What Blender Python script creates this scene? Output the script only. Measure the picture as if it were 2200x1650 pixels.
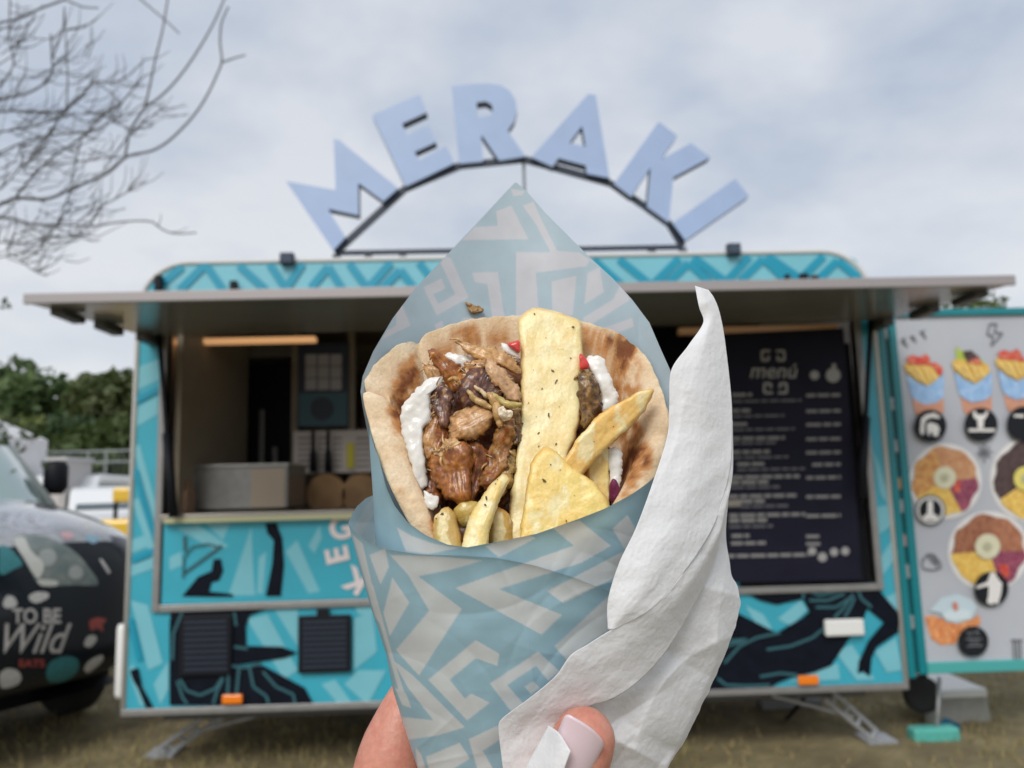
import bpy, bmesh, math, random
import numpy as np
from mathutils import Vector, Matrix, noise
from mathutils.geometry import tessellate_polygon
from mathutils.bvhtree import BVHTree

for o in list(bpy.data.objects):
    bpy.data.objects.remove(o)
SC = bpy.context.scene
COL = SC.collection
random.seed(7)
rng = np.random.default_rng(7)

# ------------------------------------------------------------------ camera
FPX = 1652.0
CAM = Vector((-0.12236, -4.10113, 1.46177))
yaw, pitch, roll = 0.02958362, 0.13170582, -0.02641747
FW = Vector((math.sin(yaw)*math.cos(pitch), math.cos(yaw)*math.cos(pitch), math.sin(pitch)))
_r = FW.cross(Vector((0, 0, 1))).normalized()
_u = _r.cross(FW)
RT = _r*math.cos(roll) + _u*math.sin(roll)
UP = -_r*math.sin(roll) + _u*math.cos(roll)
cam = bpy.data.cameras.new('camera')
camo = bpy.data.objects.new('camera', cam)
COL.objects.link(camo)
camo.matrix_world = Matrix((
    (RT.x, UP.x, -FW.x, CAM.x), (RT.y, UP.y, -FW.y, CAM.y), (RT.z, UP.z, -FW.z, CAM.z), (0, 0, 0, 1)))
cam.sensor_width = 36.0
cam.lens = 36.0*FPX/2200.0
cam.clip_start = 0.01
cam.clip_end = 2000
cam.dof.use_dof = True
cam.dof.focus_distance = 0.268
cam.dof.aperture_fstop = 13.5
SC.camera = camo

# ------------------------------------------------------------------ light
SUN_DIR = Vector((-0.32, -0.84, 0.80)).normalized()
w = bpy.data.worlds.new('World')
SC.world = w
w.use_nodes = True
nt = w.node_tree
nt.nodes.clear()
N = nt.nodes.new
L = nt.links.new
out = N('ShaderNodeOutputWorld')
bg = N('ShaderNodeBackground')
bg.inputs['Strength'].default_value = 0.1
sky = N('ShaderNodeTexSky')
sky.sky_type = 'NISHITA'
sky.sun_disc = False
sky.sun_elevation = math.asin(SUN_DIR.z)
sky.sun_rotation = math.atan2(SUN_DIR.x, SUN_DIR.y)
tc = N('ShaderNodeTexCoord')
sep = N('ShaderNodeSeparateXYZ')
L(tc.outputs['Generated'], sep.inputs[0])
# cloud sheet: view direction projected on a flat layer
zadd = N('ShaderNodeMath'); zadd.operation = 'ADD'; zadd.inputs[1].default_value = 0.22
zmx = N('ShaderNodeMath'); zmx.operation = 'MAXIMUM'; zmx.inputs[1].default_value = 0.0
L(sep.outputs['Z'], zmx.inputs[0]); L(zmx.outputs[0], zadd.inputs[0])
dx = N('ShaderNodeMath'); dx.operation = 'DIVIDE'; L(sep.outputs['X'], dx.inputs[0]); L(zadd.outputs[0], dx.inputs[1])
dy = N('ShaderNodeMath'); dy.operation = 'DIVIDE'; L(sep.outputs['Y'], dy.inputs[0]); L(zadd.outputs[0], dy.inputs[1])
cmb = N('ShaderNodeCombineXYZ'); L(dx.outputs[0], cmb.inputs[0]); L(dy.outputs[0], cmb.inputs[1])
n1 = N('ShaderNodeTexNoise'); n1.inputs['Scale'].default_value = 1.9; n1.inputs['Detail'].default_value = 6
n1.inputs['Roughness'].default_value = 0.52; n1.inputs['Distortion'].default_value = 0.1
mp = N('ShaderNodeMapping'); mp.inputs['Scale'].default_value = (1.0, 1.0, 1.0); mp.inputs['Location'].default_value = (3.3, 1.2, 0)
L(cmb.outputs[0], mp.inputs[0]); L(mp.outputs[0], n1.inputs['Vector'])
cr = N('ShaderNodeValToRGB')
cr.color_ramp.elements[0].position = 0.36; cr.color_ramp.elements[0].color = (0.35, 0.41, 0.51, 1)
cr.color_ramp.elements[1].position = 0.62; cr.color_ramp.elements[1].color = (0.575, 0.60, 0.645, 1)
L(n1.outputs['Fac'], cr.inputs[0])
hz = N('ShaderNodeMapRange'); hz.inputs['From Min'].default_value = 0.0; hz.inputs['From Max'].default_value = 0.46
hz.inputs['To Min'].default_value = 0.92; hz.inputs['To Max'].default_value = 0.0
L(sep.outputs['Z'], hz.inputs['Value'])
mixh = N('ShaderNodeMix'); mixh.data_type = 'RGBA'
L(hz.outputs[0], mixh.inputs['Factor']); L(cr.outputs[0], mixh.inputs[6]); mixh.inputs[7].default_value = (0.68, 0.685, 0.69, 1)
sc10 = N('ShaderNodeVectorMath'); sc10.operation = 'SCALE'; sc10.inputs['Scale'].default_value = 8.7
L(mixh.outputs[2], sc10.inputs[0])
mixs = N('ShaderNodeMix'); mixs.data_type = 'RGBA'; mixs.inputs['Factor'].default_value = 0.93
L(sky.outputs[0], mixs.inputs[6]); L(sc10.outputs[0], mixs.inputs[7])
L(mixs.outputs[2], bg.inputs['Color'])
L(bg.outputs[0], out.inputs[0])

sun = bpy.data.lights.new('sun', 'SUN')
sun.energy = 1.5
sun.angle = math.radians(28)
sun.color = (1.0, 0.965, 0.91)
suno = bpy.data.objects.new('sun', sun)
COL.objects.link(suno)
suno.rotation_mode = 'QUATERNION'
suno.rotation_quaternion = SUN_DIR.to_track_quat('Z', 'Y')
suno.location = (-4, -8, 9)

SC.view_settings.view_transform = 'Standard'
SC.view_settings.look = 'None'
SC.view_settings.gamma = 1
SC.view_settings.use_curve_mapping = False
SC.view_settings.exposure = 0.54
SC.cycles.use_denoising = True
SC.cycles.max_bounces = 8
SC.cycles.transparent_max_bounces = 8

# ------------------------------------------------------------------ pixel to place (2200 x 1650 photograph)
def ray(px, py):
    return FW + RT*((px-1100)/FPX) + UP*((825-py)/FPX)

def TP(px, py, Y=0.0):
    d = ray(px, py)
    return CAM + d*((Y-CAM.y)/d.y)

def GP(px, py, z=0.05):
    d = ray(px, py)
    return CAM + d*((z-CAM.z)/d.z)

KPX = 0.28/FPX
def HP(px, py, wv=0.0):          # near things: wv = nearness in units of 0.17 mm
    return CAM + ray(px, py)*(0.28 - wv*KPX)

# ------------------------------------------------------------------ materials
def mat(name, col, rough=0.6, metal=0.0, var=0.0, vscale=20.0, col2=None, bump=0.0, bscale=100.0,
        sss=0.0, sssr=(1, .5, .3), sscale=0.002, trans=0.0, coat=0.0, emit=0.0, attr=False, spec=0.5,
        detail=5.0, voro=False, lo=0.35, hi=0.65, wave=None):
    m = bpy.data.materials.new(name)
    m.use_nodes = True
    t = m.node_tree
    n = t.nodes
    l = t.links.new
    p = n['Principled BSDF']
    p.inputs['Roughness'].default_value = rough
    p.inputs['Metallic'].default_value = metal
    p.inputs['Specular IOR Level'].default_value = spec
    c = n.new('ShaderNodeTexCoord')
    base = None
    if attr:
        a = n.new('ShaderNodeAttribute'); a.attribute_name = 'Col'
        base = a.outputs['Color']
    else:
        r = n.new('ShaderNodeRGB'); r.outputs[0].default_value = (*col, 1)
        base = r.outputs[0]
    if var > 0 or col2 is not None:
        if voro:
            x = n.new('ShaderNodeTexVoronoi'); x.inputs['Scale'].default_value = vscale
            fac = x.outputs['Distance']
        else:
            x = n.new('ShaderNodeTexNoise'); x.inputs['Scale'].default_value = vscale
            x.inputs['Detail'].default_value = detail
            fac = x.outputs['Fac']
        l(c.outputs['Object'], x.inputs['Vector'])
        mr = n.new('ShaderNodeMapRange')
        mr.inputs['From Min'].default_value = lo; mr.inputs['From Max'].default_value = hi
        l(fac, mr.inputs['Value'])
        if col2 is not None:
            mx = n.new('ShaderNodeMix'); mx.data_type = 'RGBA'
            l(mr.outputs[0], mx.inputs['Factor']); l(base, mx.inputs[6]); mx.inputs[7].default_value = (*col2, 1)
            base = mx.outputs[2]
        if var > 0:
            mr2 = n.new('ShaderNodeMapRange')
            mr2.inputs['From Min'].default_value = 0.25; mr2.inputs['From Max'].default_value = 0.75
            mr2.inputs['To Min'].default_value = 1-var; mr2.inputs['To Max'].default_value = 1+var
            x2 = n.new('ShaderNodeTexNoise'); x2.inputs['Scale'].default_value = vscale*2.3; x2.inputs['Detail'].default_value = detail
            l(c.outputs['Object'], x2.inputs['Vector'])
            l(x2.outputs['Fac'], mr2.inputs['Value'])
            vm = n.new('ShaderNodeVectorMath'); vm.operation = 'SCALE'
            l(base, vm.inputs[0]); l(mr2.outputs[0], vm.inputs['Scale'])
            base = vm.outputs[0]
    l(base, p.inputs['Base Color'])
    if bump > 0:
        bn = n.new('ShaderNodeTexNoise'); bn.inputs['Scale'].default_value = bscale; bn.inputs['Detail'].default_value = 6
        bn.inputs['Roughness'].default_value = 0.6
        l(c.outputs['Object'], bn.inputs['Vector'])
        b = n.new('ShaderNodeBump'); b.inputs['Distance'].default_value = bump; b.inputs['Strength'].default_value = 1.0
        l(bn.outputs['Fac'], b.inputs['Height']); l(b.outputs[0], p.inputs['Normal'])
    if coat > 0:
        p.inputs['Coat Weight'].default_value = coat; p.inputs['Coat Roughness'].default_value = 0.06
    if sss > 0:
        p.inputs['Subsurface Weight'].default_value = sss
        p.inputs['Subsurface Radius'].default_value = sssr
        p.inputs['Subsurface Scale'].default_value = sscale
    if emit > 0:
        l(base, p.inputs['Emission Color']); p.inputs['Emission Strength'].default_value = emit
    if trans > 0:
        tr = n.new('ShaderNodeBsdfTranslucent'); l(base, tr.inputs['Color'])
        if bump > 0:
            l(b.outputs[0], tr.inputs['Normal'])
        ms = n.new('ShaderNodeMixShader'); ms.inputs[0].default_value = trans
        l(p.outputs[0], ms.inputs[1]); l(tr.outputs[0], ms.inputs[2])
        l(ms.outputs[0], n['Material Output'].inputs['Surface'])
    return m

# ------------------------------------------------------------------ object helpers
WORLD = {}
def link(o, parent=None):
    COL.objects.link(o)
    if parent is not None:
        o.parent = parent
        o.matrix_parent_inverse = WORLD.get(parent.name, Matrix.Identity(4)).inverted()
    WORLD[o.name] = Matrix.Identity(4)
    return o

def tag(o, label=None, cat=None, group=None, kind=None):
    if label: o['label'] = label
    if cat: o['category'] = cat
    if group: o['group'] = group
    if kind: o['kind'] = kind
    return o

def thing(name, loc, label, cat, group=None):
    o = bpy.data.objects.new(name, None)
    o.empty_display_size = 0.05
    COL.objects.link(o)
    o.location = loc
    WORLD[o.name] = Matrix.Translation(Vector(loc))
    return tag(o, label, cat, group)

def mesh_obj(name, verts, faces, m, parent=None, smooth=False, cols=None):
    me = bpy.data.meshes.new(name)
    me.from_pydata([tuple(v) for v in verts], [], [tuple(f) for f in faces])
    if m is not None:
        for mm in (m if isinstance(m, (list, tuple)) else [m]):
            me.materials.append(mm)
    if smooth:
        me.polygons.foreach_set('use_smooth', [True]*len(me.polygons))
    if cols is not None:
        a = me.color_attributes.new('Col', 'FLOAT_COLOR', 'POINT')
        arr = np.ones((len(verts), 4), np.float32)
        arr[:, :3] = np.asarray(cols, np.float32)
        a.data.foreach_set('color', arr.ravel())
    me.update()
    o = bpy.data.objects.new(name, me)
    return link(o, parent)

class MB:
    def __init__(s):
        s.v = []; s.f = []; s.p = []
    def add(s, v, f):
        b = len(s.v)
        s.p.append((b, len(s.f)))
        s.v += [Vector(x) for x in v]
        s.f += [tuple(i+b for i in q) for q in f]
        return s
    def box(s, x0, x1, y0, y1, z0, z1):
        x0, x1 = sorted((x0, x1)); y0, y1 = sorted((y0, y1)); z0, z1 = sorted((z0, z1))
        v = [(x0,y0,z0),(x1,y0,z0),(x1,y1,z0),(x0,y1,z0),(x0,y0,z1),(x1,y0,z1),(x1,y1,z1),(x0,y1,z1)]
        return s.add(v, [(0,3,2,1),(4,5,6,7),(0,1,5,4),(1,2,6,5),(2,3,7,6),(3,0,4,7)])
    def tube(s, pts, rad, n=8, cap=True):
        pts = [Vector(p) for p in pts]
        rr = rad if isinstance(rad, (list, tuple)) else [rad]*len(pts)
        rings = []
        prev = None
        for i, p in enumerate(pts):
            t = (pts[min(i+1, len(pts)-1)] - pts[max(i-1, 0)]).normalized()
            a = Vector((0, 0, 1)) if abs(t.z) < 0.9 else Vector((1, 0, 0))
            if prev is not None: a = prev
            x = (a - t*a.dot(t)).normalized(); y = t.cross(x); prev = x
            rings.append([p + (x*math.cos(2*math.pi*k/n) + y*math.sin(2*math.pi*k/n))*rr[i] for k in range(n)])
        v = [q for r in rings for q in r]
        f = []
        for i in range(len(rings)-1):
            for k in range(n):
                a, b = i*n+k, i*n+(k+1) % n
                f.append((a, b, b+n, a+n))
        if cap:
            f.append(tuple(range(n-1, -1, -1))); f.append(tuple(range((len(rings)-1)*n, len(rings)*n)))
        return s.add(v, f)
    def lathe(s, c, axis, prof, n=20):
        c = Vector(c); axis = Vector(axis).normalized()
        a = Vector((0, 0, 1)) if abs(axis.z) < 0.9 else Vector((1, 0, 0))
        x = (a - axis*a.dot(axis)).normalized(); y = axis.cross(x)
        v = []; f = []
        for h, r in prof:
            v += [c + axis*h + (x*math.cos(2*math.pi*k/n) + y*math.sin(2*math.pi*k/n))*max(r, 1e-5) for k in range(n)]
        for i in range(len(prof)-1):
            for k in range(n):
                p, q = i*n+k, i*n+(k+1) % n
                f.append((p, q, q+n, p+n))
        return s.add(v, f)
    def prism(s, poly, Y0, Y1, hole=None):   # poly in (x, z), facing -Y at Y0
        loops = [[Vector((x, z, 0)) for x, z in poly]]
        if hole: loops.append([Vector((x, z, 0)) for x, z in hole])
        flat = [p for lp in loops for p in lp]
        tris = tessellate_polygon(loops)
        nv = len(flat)
        v = [(p.x, Y0, p.y) for p in flat] + [(p.x, Y1, p.y) for p in flat]
        f = []
        for t in tris:
            a, b, c = t
            nz = (flat[b]-flat[a]).cross(flat[c]-flat[a]).z
            if nz < 0: a, b, c = a, c, b
            f.append((a, b, c)); f.append((c+nv, b+nv, a+nv))
        st = 0
        for lp in loops:
            k = len(lp)
            for i in range(k):
                a, b = st+i, st+(i+1) % k
                f.append((a, a+nv, b+nv, b))
            st += k
        return s.add(v, f)
    def build(s, name, m, parent=None, smooth=False, bevel=0.0, seg=2):
        o = mesh_obj(name, s.v, s.f, m, parent, smooth)
        bm = bmesh.new(); bm.from_mesh(o.data)
        bmesh.ops.recalc_face_normals(bm, faces=bm.faces)
        bm.to_mesh(o.data); bm.free()
        if bevel > 0:
            b = o.modifiers.new('bevel', 'BEVEL'); b.width = bevel; b.segments = seg; b.limit_method = 'ANGLE'
        return o

def build_each(mb, name, m, parent, **kw):   # every added shape an object of its own
    res = []
    for i, (b, fb_) in enumerate(mb.p):
        b2, f2_ = mb.p[i+1] if i+1 < len(mb.p) else (len(mb.v), len(mb.f))
        q = MB(); q.add(mb.v[b:b2], [tuple(j-b for j in f) for f in mb.f[fb_:f2_]])
        res.append(q.build(name, m, parent, **kw))
    return res

def px2xz(pts, Y):
    return [(TP(x, y, Y).x, TP(x, y, Y).z) for x, y in pts]

def pbox(mb, x0, y0, x1, y1, Y0, Y1):      # box from the corners seen at plane Y0
    a = [TP(x, y, Y0) for x, y in ((x0, y0), (x1, y0), (x1, y1), (x0, y1))]
    return mb.box((a[0].x+a[3].x)/2, (a[1].x+a[2].x)/2, Y0, Y1, (a[2].z+a[3].z)/2, (a[0].z+a[1].z)/2)

_lay = [0]
def layer(base):
    _lay[0] = (_lay[0]+1) % 40
    return base - 0.0001*_lay[0]

def flat(mb, pts, Y):
    Yy = layer(Y)
    P = px2xz(pts, Yy)
    tris = tessellate_polygon([[Vector((x, z, 0)) for x, z in P]])
    fs = []
    for a, b, c in tris:
        if (Vector(P[b]) - Vector(P[a])).cross(Vector(P[c]) - Vector(P[a])) < 0: a, b, c = a, c, b
        fs.append((a, b, c))
    mb.add([(x, Yy, z) for x, z in P], fs)

def stroke(mb, pts, wd, Y):
    for i in range(len(pts)-1):
        a = Vector(pts[i]); b = Vector(pts[i+1])
        d = (b-a).normalized(); n = Vector((-d.y, d.x))*wd/2
        flat(mb, [a+n, b+n, b-n, a-n], Y)

def disc(cx, cy, rx, ry=None, n=28, a0=0, a1=2*math.pi):
    ry = ry or rx
    return [(cx+rx*math.cos(a0+(a1-a0)*i/n), cy+ry*math.sin(a0+(a1-a0)*i/n)) for i in range(n)]

def spline(pts, n, closed=False):
    P = [np.array(p, float) for p in pts]
    k = len(P)
    segs = k if closed else k-1
    out = []
    for i in range(segs):
        p0 = P[(i-1) % k] if closed or i > 0 else 2*P[0]-P[1]
        p1 = P[i]; p2 = P[(i+1) % k]
        p3 = P[(i+2) % k] if closed or i+2 < k else 2*P[-1]-P[-2]
        # centripetal-ish: limited tangents keep corners tidy
        l = np.linalg.norm(p2-p1)
        m1 = (p2-p0)/2; m2 = (p3-p1)/2
        for m in (m1, m2):
            lm = np.linalg.norm(m)
            if lm > l*1.1: m *= l*1.1/lm
        for t in np.linspace(0, 1, 13)[:-1]:
            t2, t3 = t*t, t*t*t
            out.append((2*t3-3*t2+1)*p1 + (t3-2*t2+t)*m1 + (-2*t3+3*t2)*p2 + (t3-t2)*m2)
    if not closed: out.append(P[-1])
    Q = np.array(out)
    if closed: Q = np.vstack([Q, Q[:1]])
    d = np.concatenate([[0], np.cumsum(np.linalg.norm(np.diff(Q, axis=0), axis=1))])
    s = np.linspace(0, d[-1], n+1 if closed else n)
    R = np.stack([np.interp(s, d, Q[:, j]) for j in range(Q.shape[1])], 1)
    return R[:-1] if closed else R

def text_obj(txt, size, m, parent, name='lettering', shear=0.0, place=None, extrude=0.0, bold=0.0):
    cu = bpy.data.curves.new(name, 'FONT')
    cu.body = txt; cu.size = size; cu.shear = shear; cu.align_x = 'CENTER'; cu.align_y = 'CENTER'; cu.extrude = extrude
    cu.offset = bold
    t = bpy.data.objects.new('tmp', cu)
    COL.objects.link(t)
    dg = bpy.context.evaluated_depsgraph_get()
    me = bpy.data.meshes.new_from_object(t.evaluated_get(dg))
    bpy.data.objects.remove(t)
    v = [place(p.co.x, p.co.y) if not extrude else place(p.co.x, p.co.y, p.co.z) for p in me.vertices]
    f = [tuple(p.vertices) for p in me.polygons]
    bpy.data.meshes.remove(me)
    return mesh_obj(name, v, f, m, parent)

def on_plane(cx, cy, Y, rot=0.0):          # text placement on a wall plane, size in metres
    c = TP(cx, cy, Y)
    ca, sa = math.cos(rot), math.sin(rot)
    return lambda x, y, z=0: Vector((c.x + x*ca - y*sa, Y, c.z + x*sa + y*ca))

# ------------------------------------------------------------------ ground
M_soil = mat('dry_soil', (0.16, 0.125, 0.062), 0.95, col2=(0.25, 0.205, 0.105), vscale=3.0, var=0.25, bump=0.03, bscale=14)
g = MB()
g.add([(-500, -60, .05), (500, -60, .05), (500, 700, .05), (-500, 700, .05)], [(0, 1, 2, 3)])
tag(g.build('ground', M_soil), 'dry trampled field under the trailer', None, kind='structure')
nb = 60000
bx = rng.uniform(-6.5, 6.5, nb); by = rng.uniform(-1.2, 6.5, nb)
pn = np.array([noise.noise(Vector((x*0.9, y*0.9, 0))) for x, y in zip(bx, by)])
keep = pn > rng.uniform(-0.7, 0.5, nb)
bx, by, pn = bx[keep], by[keep], pn[keep]
nb = len(bx)
ang = rng.uniform(0, 6.283, nb); hh = rng.uniform(0.02, 0.06, nb)*(1+pn*0.5); wd = rng.uniform(0.003, 0.006, nb)
lean = rng.uniform(0.01, 0.05, nb); la = rng.uniform(0, 6.283, nb)
V = np.zeros((nb, 3, 3))
V[:, 0] = np.stack([bx-np.cos(ang)*wd, by-np.sin(ang)*wd, np.full(nb, .048)], 1)
V[:, 1] = np.stack([bx+np.cos(ang)*wd, by+np.sin(ang)*wd, np.full(nb, .048)], 1)
V[:, 2] = np.stack([bx+np.cos(la)*lean, by+np.sin(la)*lean, .05+hh], 1)
mixc = np.clip(rng.uniform(0, 1, nb)*0.8+pn*0.5, 0, 1)[:, None]
gc = np.array([0.46, 0.36, 0.17])*(1-mixc)+np.array([0.17, 0.165, 0.06])*mixc
M_grass = mat('dry_grass', (1, 1, 1), 0.9, attr=True, trans=0.25)
go = mesh_obj('grass', V.reshape(-1, 3), np.arange(nb*3).reshape(-1, 3), M_grass, None, False, np.repeat(gc, 3, 0))
tag(go, 'short sun dried grass covering the field', None, kind='stuff')

# ------------------------------------------------------------------ food trailer
M_cyan = mat('cyan_vinyl', (0.04, 0.385, 0.505), 0.38, var=0.06, vscale=2.5, coat=0.15)
M_cyanL = mat('light_cyan_vinyl', (0.185, 0.50, 0.585), 0.4, var=0.05, vscale=3)
M_cyanD = mat('deep_cyan_vinyl', (0.006, 0.285, 0.42), 0.4, var=0.05, vscale=3)
M_ink = mat('black_print', (0.005, 0.007, 0.014), 0.6, spec=.12, var=0.3, vscale=6)
M_tealink = mat('teal_line_print', (0.028, 0.115, 0.14), 0.45)
M_alu = mat('grey_aluminium', (0.32, 0.315, 0.31), 0.42, 0.55, var=0.1, vscale=8)
M_darkalu = mat('dark_profile', (0.10, 0.10, 0.10), 0.5, 0.3)
M_white = mat('white_plastic', (0.78, 0.78, 0.76), 0.4)
M_black = mat('black_plastic', (0.009, 0.010, 0.014), 0.55, spec=.2)
M_navy = mat('navy_metal', (0.018, 0.028, 0.05), 0.45)
M_galv = mat('galvanised_steel', (0.42, 0.43, 0.44), 0.5, 0.6, var=0.2, vscale=30)
M_inner = mat('beige_liner', (0.235, 0.195, 0.14), 0.6, var=0.1, vscale=4)
M_darkin = mat('dark_appliance', (0.008, 0.008, 0.014), 0.5, spec=.2)
M_steel = mat('brushed_steel', (0.27, 0.265, 0.25), 0.36, 0.7, var=0.12, vscale=12)
M_orange = mat('amber_lens', (0.9, 0.22, 0.01), 0.25, coat=0.6)
M_awn = mat('awning_skin', (0.24, 0.23, 0.215), 0.22, var=0.06, vscale=2, spec=.22)
M_teal = mat('teal_door_paint', (0.0, 0.20, 0.235), 0.35, coat=0.2, var=0.06, vscale=4)
M_tyre = mat('tyre_rubber', (0.02, 0.02, 0.02), 0.85)
M_led = mat('warm_led', (0.95, 0.50, 0.22), 0.5, emit=0.34)
M_pinkprint = mat('pale_pink_print', (0.74, 0.66, 0.66), 0.5)
M_wood = mat('board_wood', (0.42, 0.25, 0.11), 0.6, col2=(0.30, 0.16, 0.07), vscale=9)

trailer = thing('food_trailer', (0, 1.0, 0.05), 'long cyan food trailer with raised awning and open serving hatch', 'food trailer')
XL, XR, ZB, ZT = -2.0, 2.0, 0.40, 2.71
def rr(x0, x1, z0, z1, r, n=10):
    p = [(x0, z0), (x1, z0)]
    p += [(x1-r+r*math.cos(a), z1-r+r*math.sin(a)) for a in np.linspace(0, math.pi/2, n)]
    p += [(x0+r-r*math.sin(a), z1-r+r*math.cos(a)) for a in np.linspace(0, math.pi/2, n)]
    return p
hole_px = [(352, 640), (1862, 630), (1868, 1252), (346, 1290)]
OX0, OX1 = -1.835, 1.885
OZ0, OZ1 = 0.905, 2.44
MB().prism(rr(XL, XR, ZB, ZT, 0.26), 0.0, 0.04, [(OX0, OZ0), (OX0, OZ1), (OX1, OZ1), (OX1, OZ0)]).build('front_wall', M_cyan, trailer)
# shell: sides, roof, back as one skin
o_ = rr(XL, XR, ZB, ZT, 0.26)
i_ = rr(XL+0.04, XR-0.04, ZB+0.04, ZT-0.04, 0.22)
sh = MB()
n_ = len(o_)
sh.add([(x, 0.042, z) for x, z in o_] + [(x, 2.0, z) for x, z in o_] + [(x, 0.042, z) for x, z in i_] + [(x, 1.96, z) for x, z in i_],
       [(k, (k+1) % n_, (k+1) % n_+n_, k+n_) for k in range(n_)] + [(k+2*n_, k+3*n_, (k+1) % n_+3*n_, (k+1) % n_+2*n_) for k in range(n_)])
sh.add([(x, 2.0, z) for x, z in o_], [tuple(range(n_))])
sh.add([(x, 1.96, z) for x, z in i_], [tuple(range(n_-1, -1, -1))])
sh.build('body_shell', M_white, trailer)
# white edge piping and bottom rail
ep = MB()
ep.tube([(x, 0.0, z) for x, z in o_[1:]] + [(XL, 0.0, ZB)], 0.014, 8)
ep.build('edge_profile', mat('cream_edge', (0.62, 0.62, 0.60), 0.5), trailer, True)
MB().box(XL-0.01, XR+0.01, -0.012, 0.06, ZB-0.035, ZB-0.001).build('bottom_rail', M_alu, trailer, bevel=0.004)
# interior
MB().box(OX0+0.02, OX0+0.05, 0.06, 1.2, 0.95, 2.66).build('partition', M_inner, trailer)
MB().box(XL+0.05, XR-0.05, 1.90, 1.95, 0.45, 2.66).build('rear_liner', M_inner, trailer)
MB().box(XL+0.05, XR-0.05, 0.06, 1.90, 2.60, 2.66).build('ceiling_liner', M_inner, trailer)
MB().box(XL+0.05, XR-0.05, 0.05, 1.90, 0.445, 0.50).build('trailer_floor', M_darkalu, trailer)
pbox(MB(), 466, 780, 632, 1240, 1.55, 1.87).build('fridge', M_darkin, trailer, bevel=0.01)
pbox(MB(), 455, 652, 640, 768, 1.3, 1.85).build('cupboard', mat('brown_grey_liner', (0.16, 0.15, 0.135), 0.5), trailer, bevel=0.01)
pbox(MB(), 626, 640, 640, 1090, 1.12, 1.16).build('trim_post', M_inner, trailer)
pbox(MB(), 748, 640, 762, 1090, 1.12, 1.16).build('trim_post', M_inner, trailer)
pbox(MB(), 775, 775, 1120, 1060, 1.4, 1.85).build('oven', mat('oven_red_brown', (0.06, 0.022, 0.02), 0.4), trailer, bevel=0.01)
pbox(MB(), 1180, 700, 1545, 1100, 1.45, 1.85).build('cupboard', M_darkin, trailer, bevel=0.01)
pbox(MB(), 376, 725, 676, 736, 0.36, 0.42).build('light_strip', M_led, trailer, bevel=0.004)
pbox(MB(), 1460, 700, 1800, 714, 0.36, 0.42).build('light_strip', mat('dim_warm_led', (0.42, 0.22, 0.09), 0.5, emit=0.08), trailer, bevel=0.004)
for x0, z0, h in ((520, 905, 100), (556, 880, 120), (585, 960, 40)):
    pbox(MB(), x0, z0, x0+10, z0+h, 1.48, 1.5).build('door_handle', M_steel, trailer, bevel=0.004)
# frame round the hatch
fr = MB()
t_ = 0.035
fr.box(OX0-t_, OX0, -0.02, 0.05, OZ0-t_, OZ1+t_).box(OX1, OX1+t_, -0.02, 0.05, OZ0-t_, OZ1+t_)
fr.box(OX0+.001, OX1-.001, -0.022, 0.05, OZ0-t_, OZ0).box(OX0+.001, OX1-.001, -0.02, 0.05, OZ1, OZ1+t_)
build_each(fr, 'hatch_frame', M_alu, trailer, bevel=0.004)
# counter: worktop and folded-down mural panel
cz = TP(600, 1107, -0.01).z
MB().box(OX0+0.01, 1.18, -0.06, 0.55, cz-0.02, cz+0.018).build('worktop', mat('worktop_steel', (0.30, 0.28, 0.25), 0.35, 0.6), trailer, bevel=0.004)
MB().box(OX0+0.012, 1.16, -0.012, 0.012, OZ0+0.003, cz-0.022).build('counter_panel', M_cyan, trailer)
pbox(MB(), 352, 1107, 900, 1117, -0.064, -0.061).build('counter_light', mat('warm_edge', (0.46, 0.46, 0.27), 0.4, emit=0.03), trailer)
MB().box(1.161, OX1-0.003, 0.052, 0.07, OZ0+0.003, 2.2).build('hatch_infill', M_black, trailer)

# printed pattern: light zigzag bands on the cyan skin
YP = -0.0015
pt = MB()
band_bg = [(322, 625), (345, 590), (385, 568), (600, 561), (1000, 554), (1500, 546), (1790, 542), (1838, 556), (1864, 596), (1866, 625)]
flat(pt, band_bg, YP)
for q in (((300, 655), (350, 650), (346, 700), (297, 715)), ((293, 790), (345, 770), (343, 815), (291, 840)), ((289, 880), (340, 850), (339, 890), (288, 920)),
          ((286, 960), (300, 955), (345, 1120), (344, 1180)), ((283, 1075), (298, 1070), (341, 1200), (340, 1240)),
          ((281, 1160), (340, 1140), (340, 1165), (280, 1190)), ((280, 1215), (338, 1195), (338, 1218), (279, 1240)),
          ((281, 1290), (318, 1300), (350, 1425), (318, 1440)), ((275, 1440), (285, 1425), (325, 1515), (300, 1516)), ((330, 1470), (362, 1420), (362, 1480), (345, 1515))):
    flat(pt, q, YP)
for q in (((530, 1330), (575, 1320), (640, 1440), (610, 1460)), ((590, 1310), (640, 1310), (640, 1390)), ((760, 1330), (800, 1310), (810, 1400), (760, 1440)),
          ((690, 1470), (720, 1460), (760, 1515), (730, 1516)), ((740, 1470), (770, 1440), (830, 1440), (790, 1515)), ((760, 1300), (850, 1300), (850, 1316), (770, 1320))):
    flat(pt, q, YP)
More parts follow.
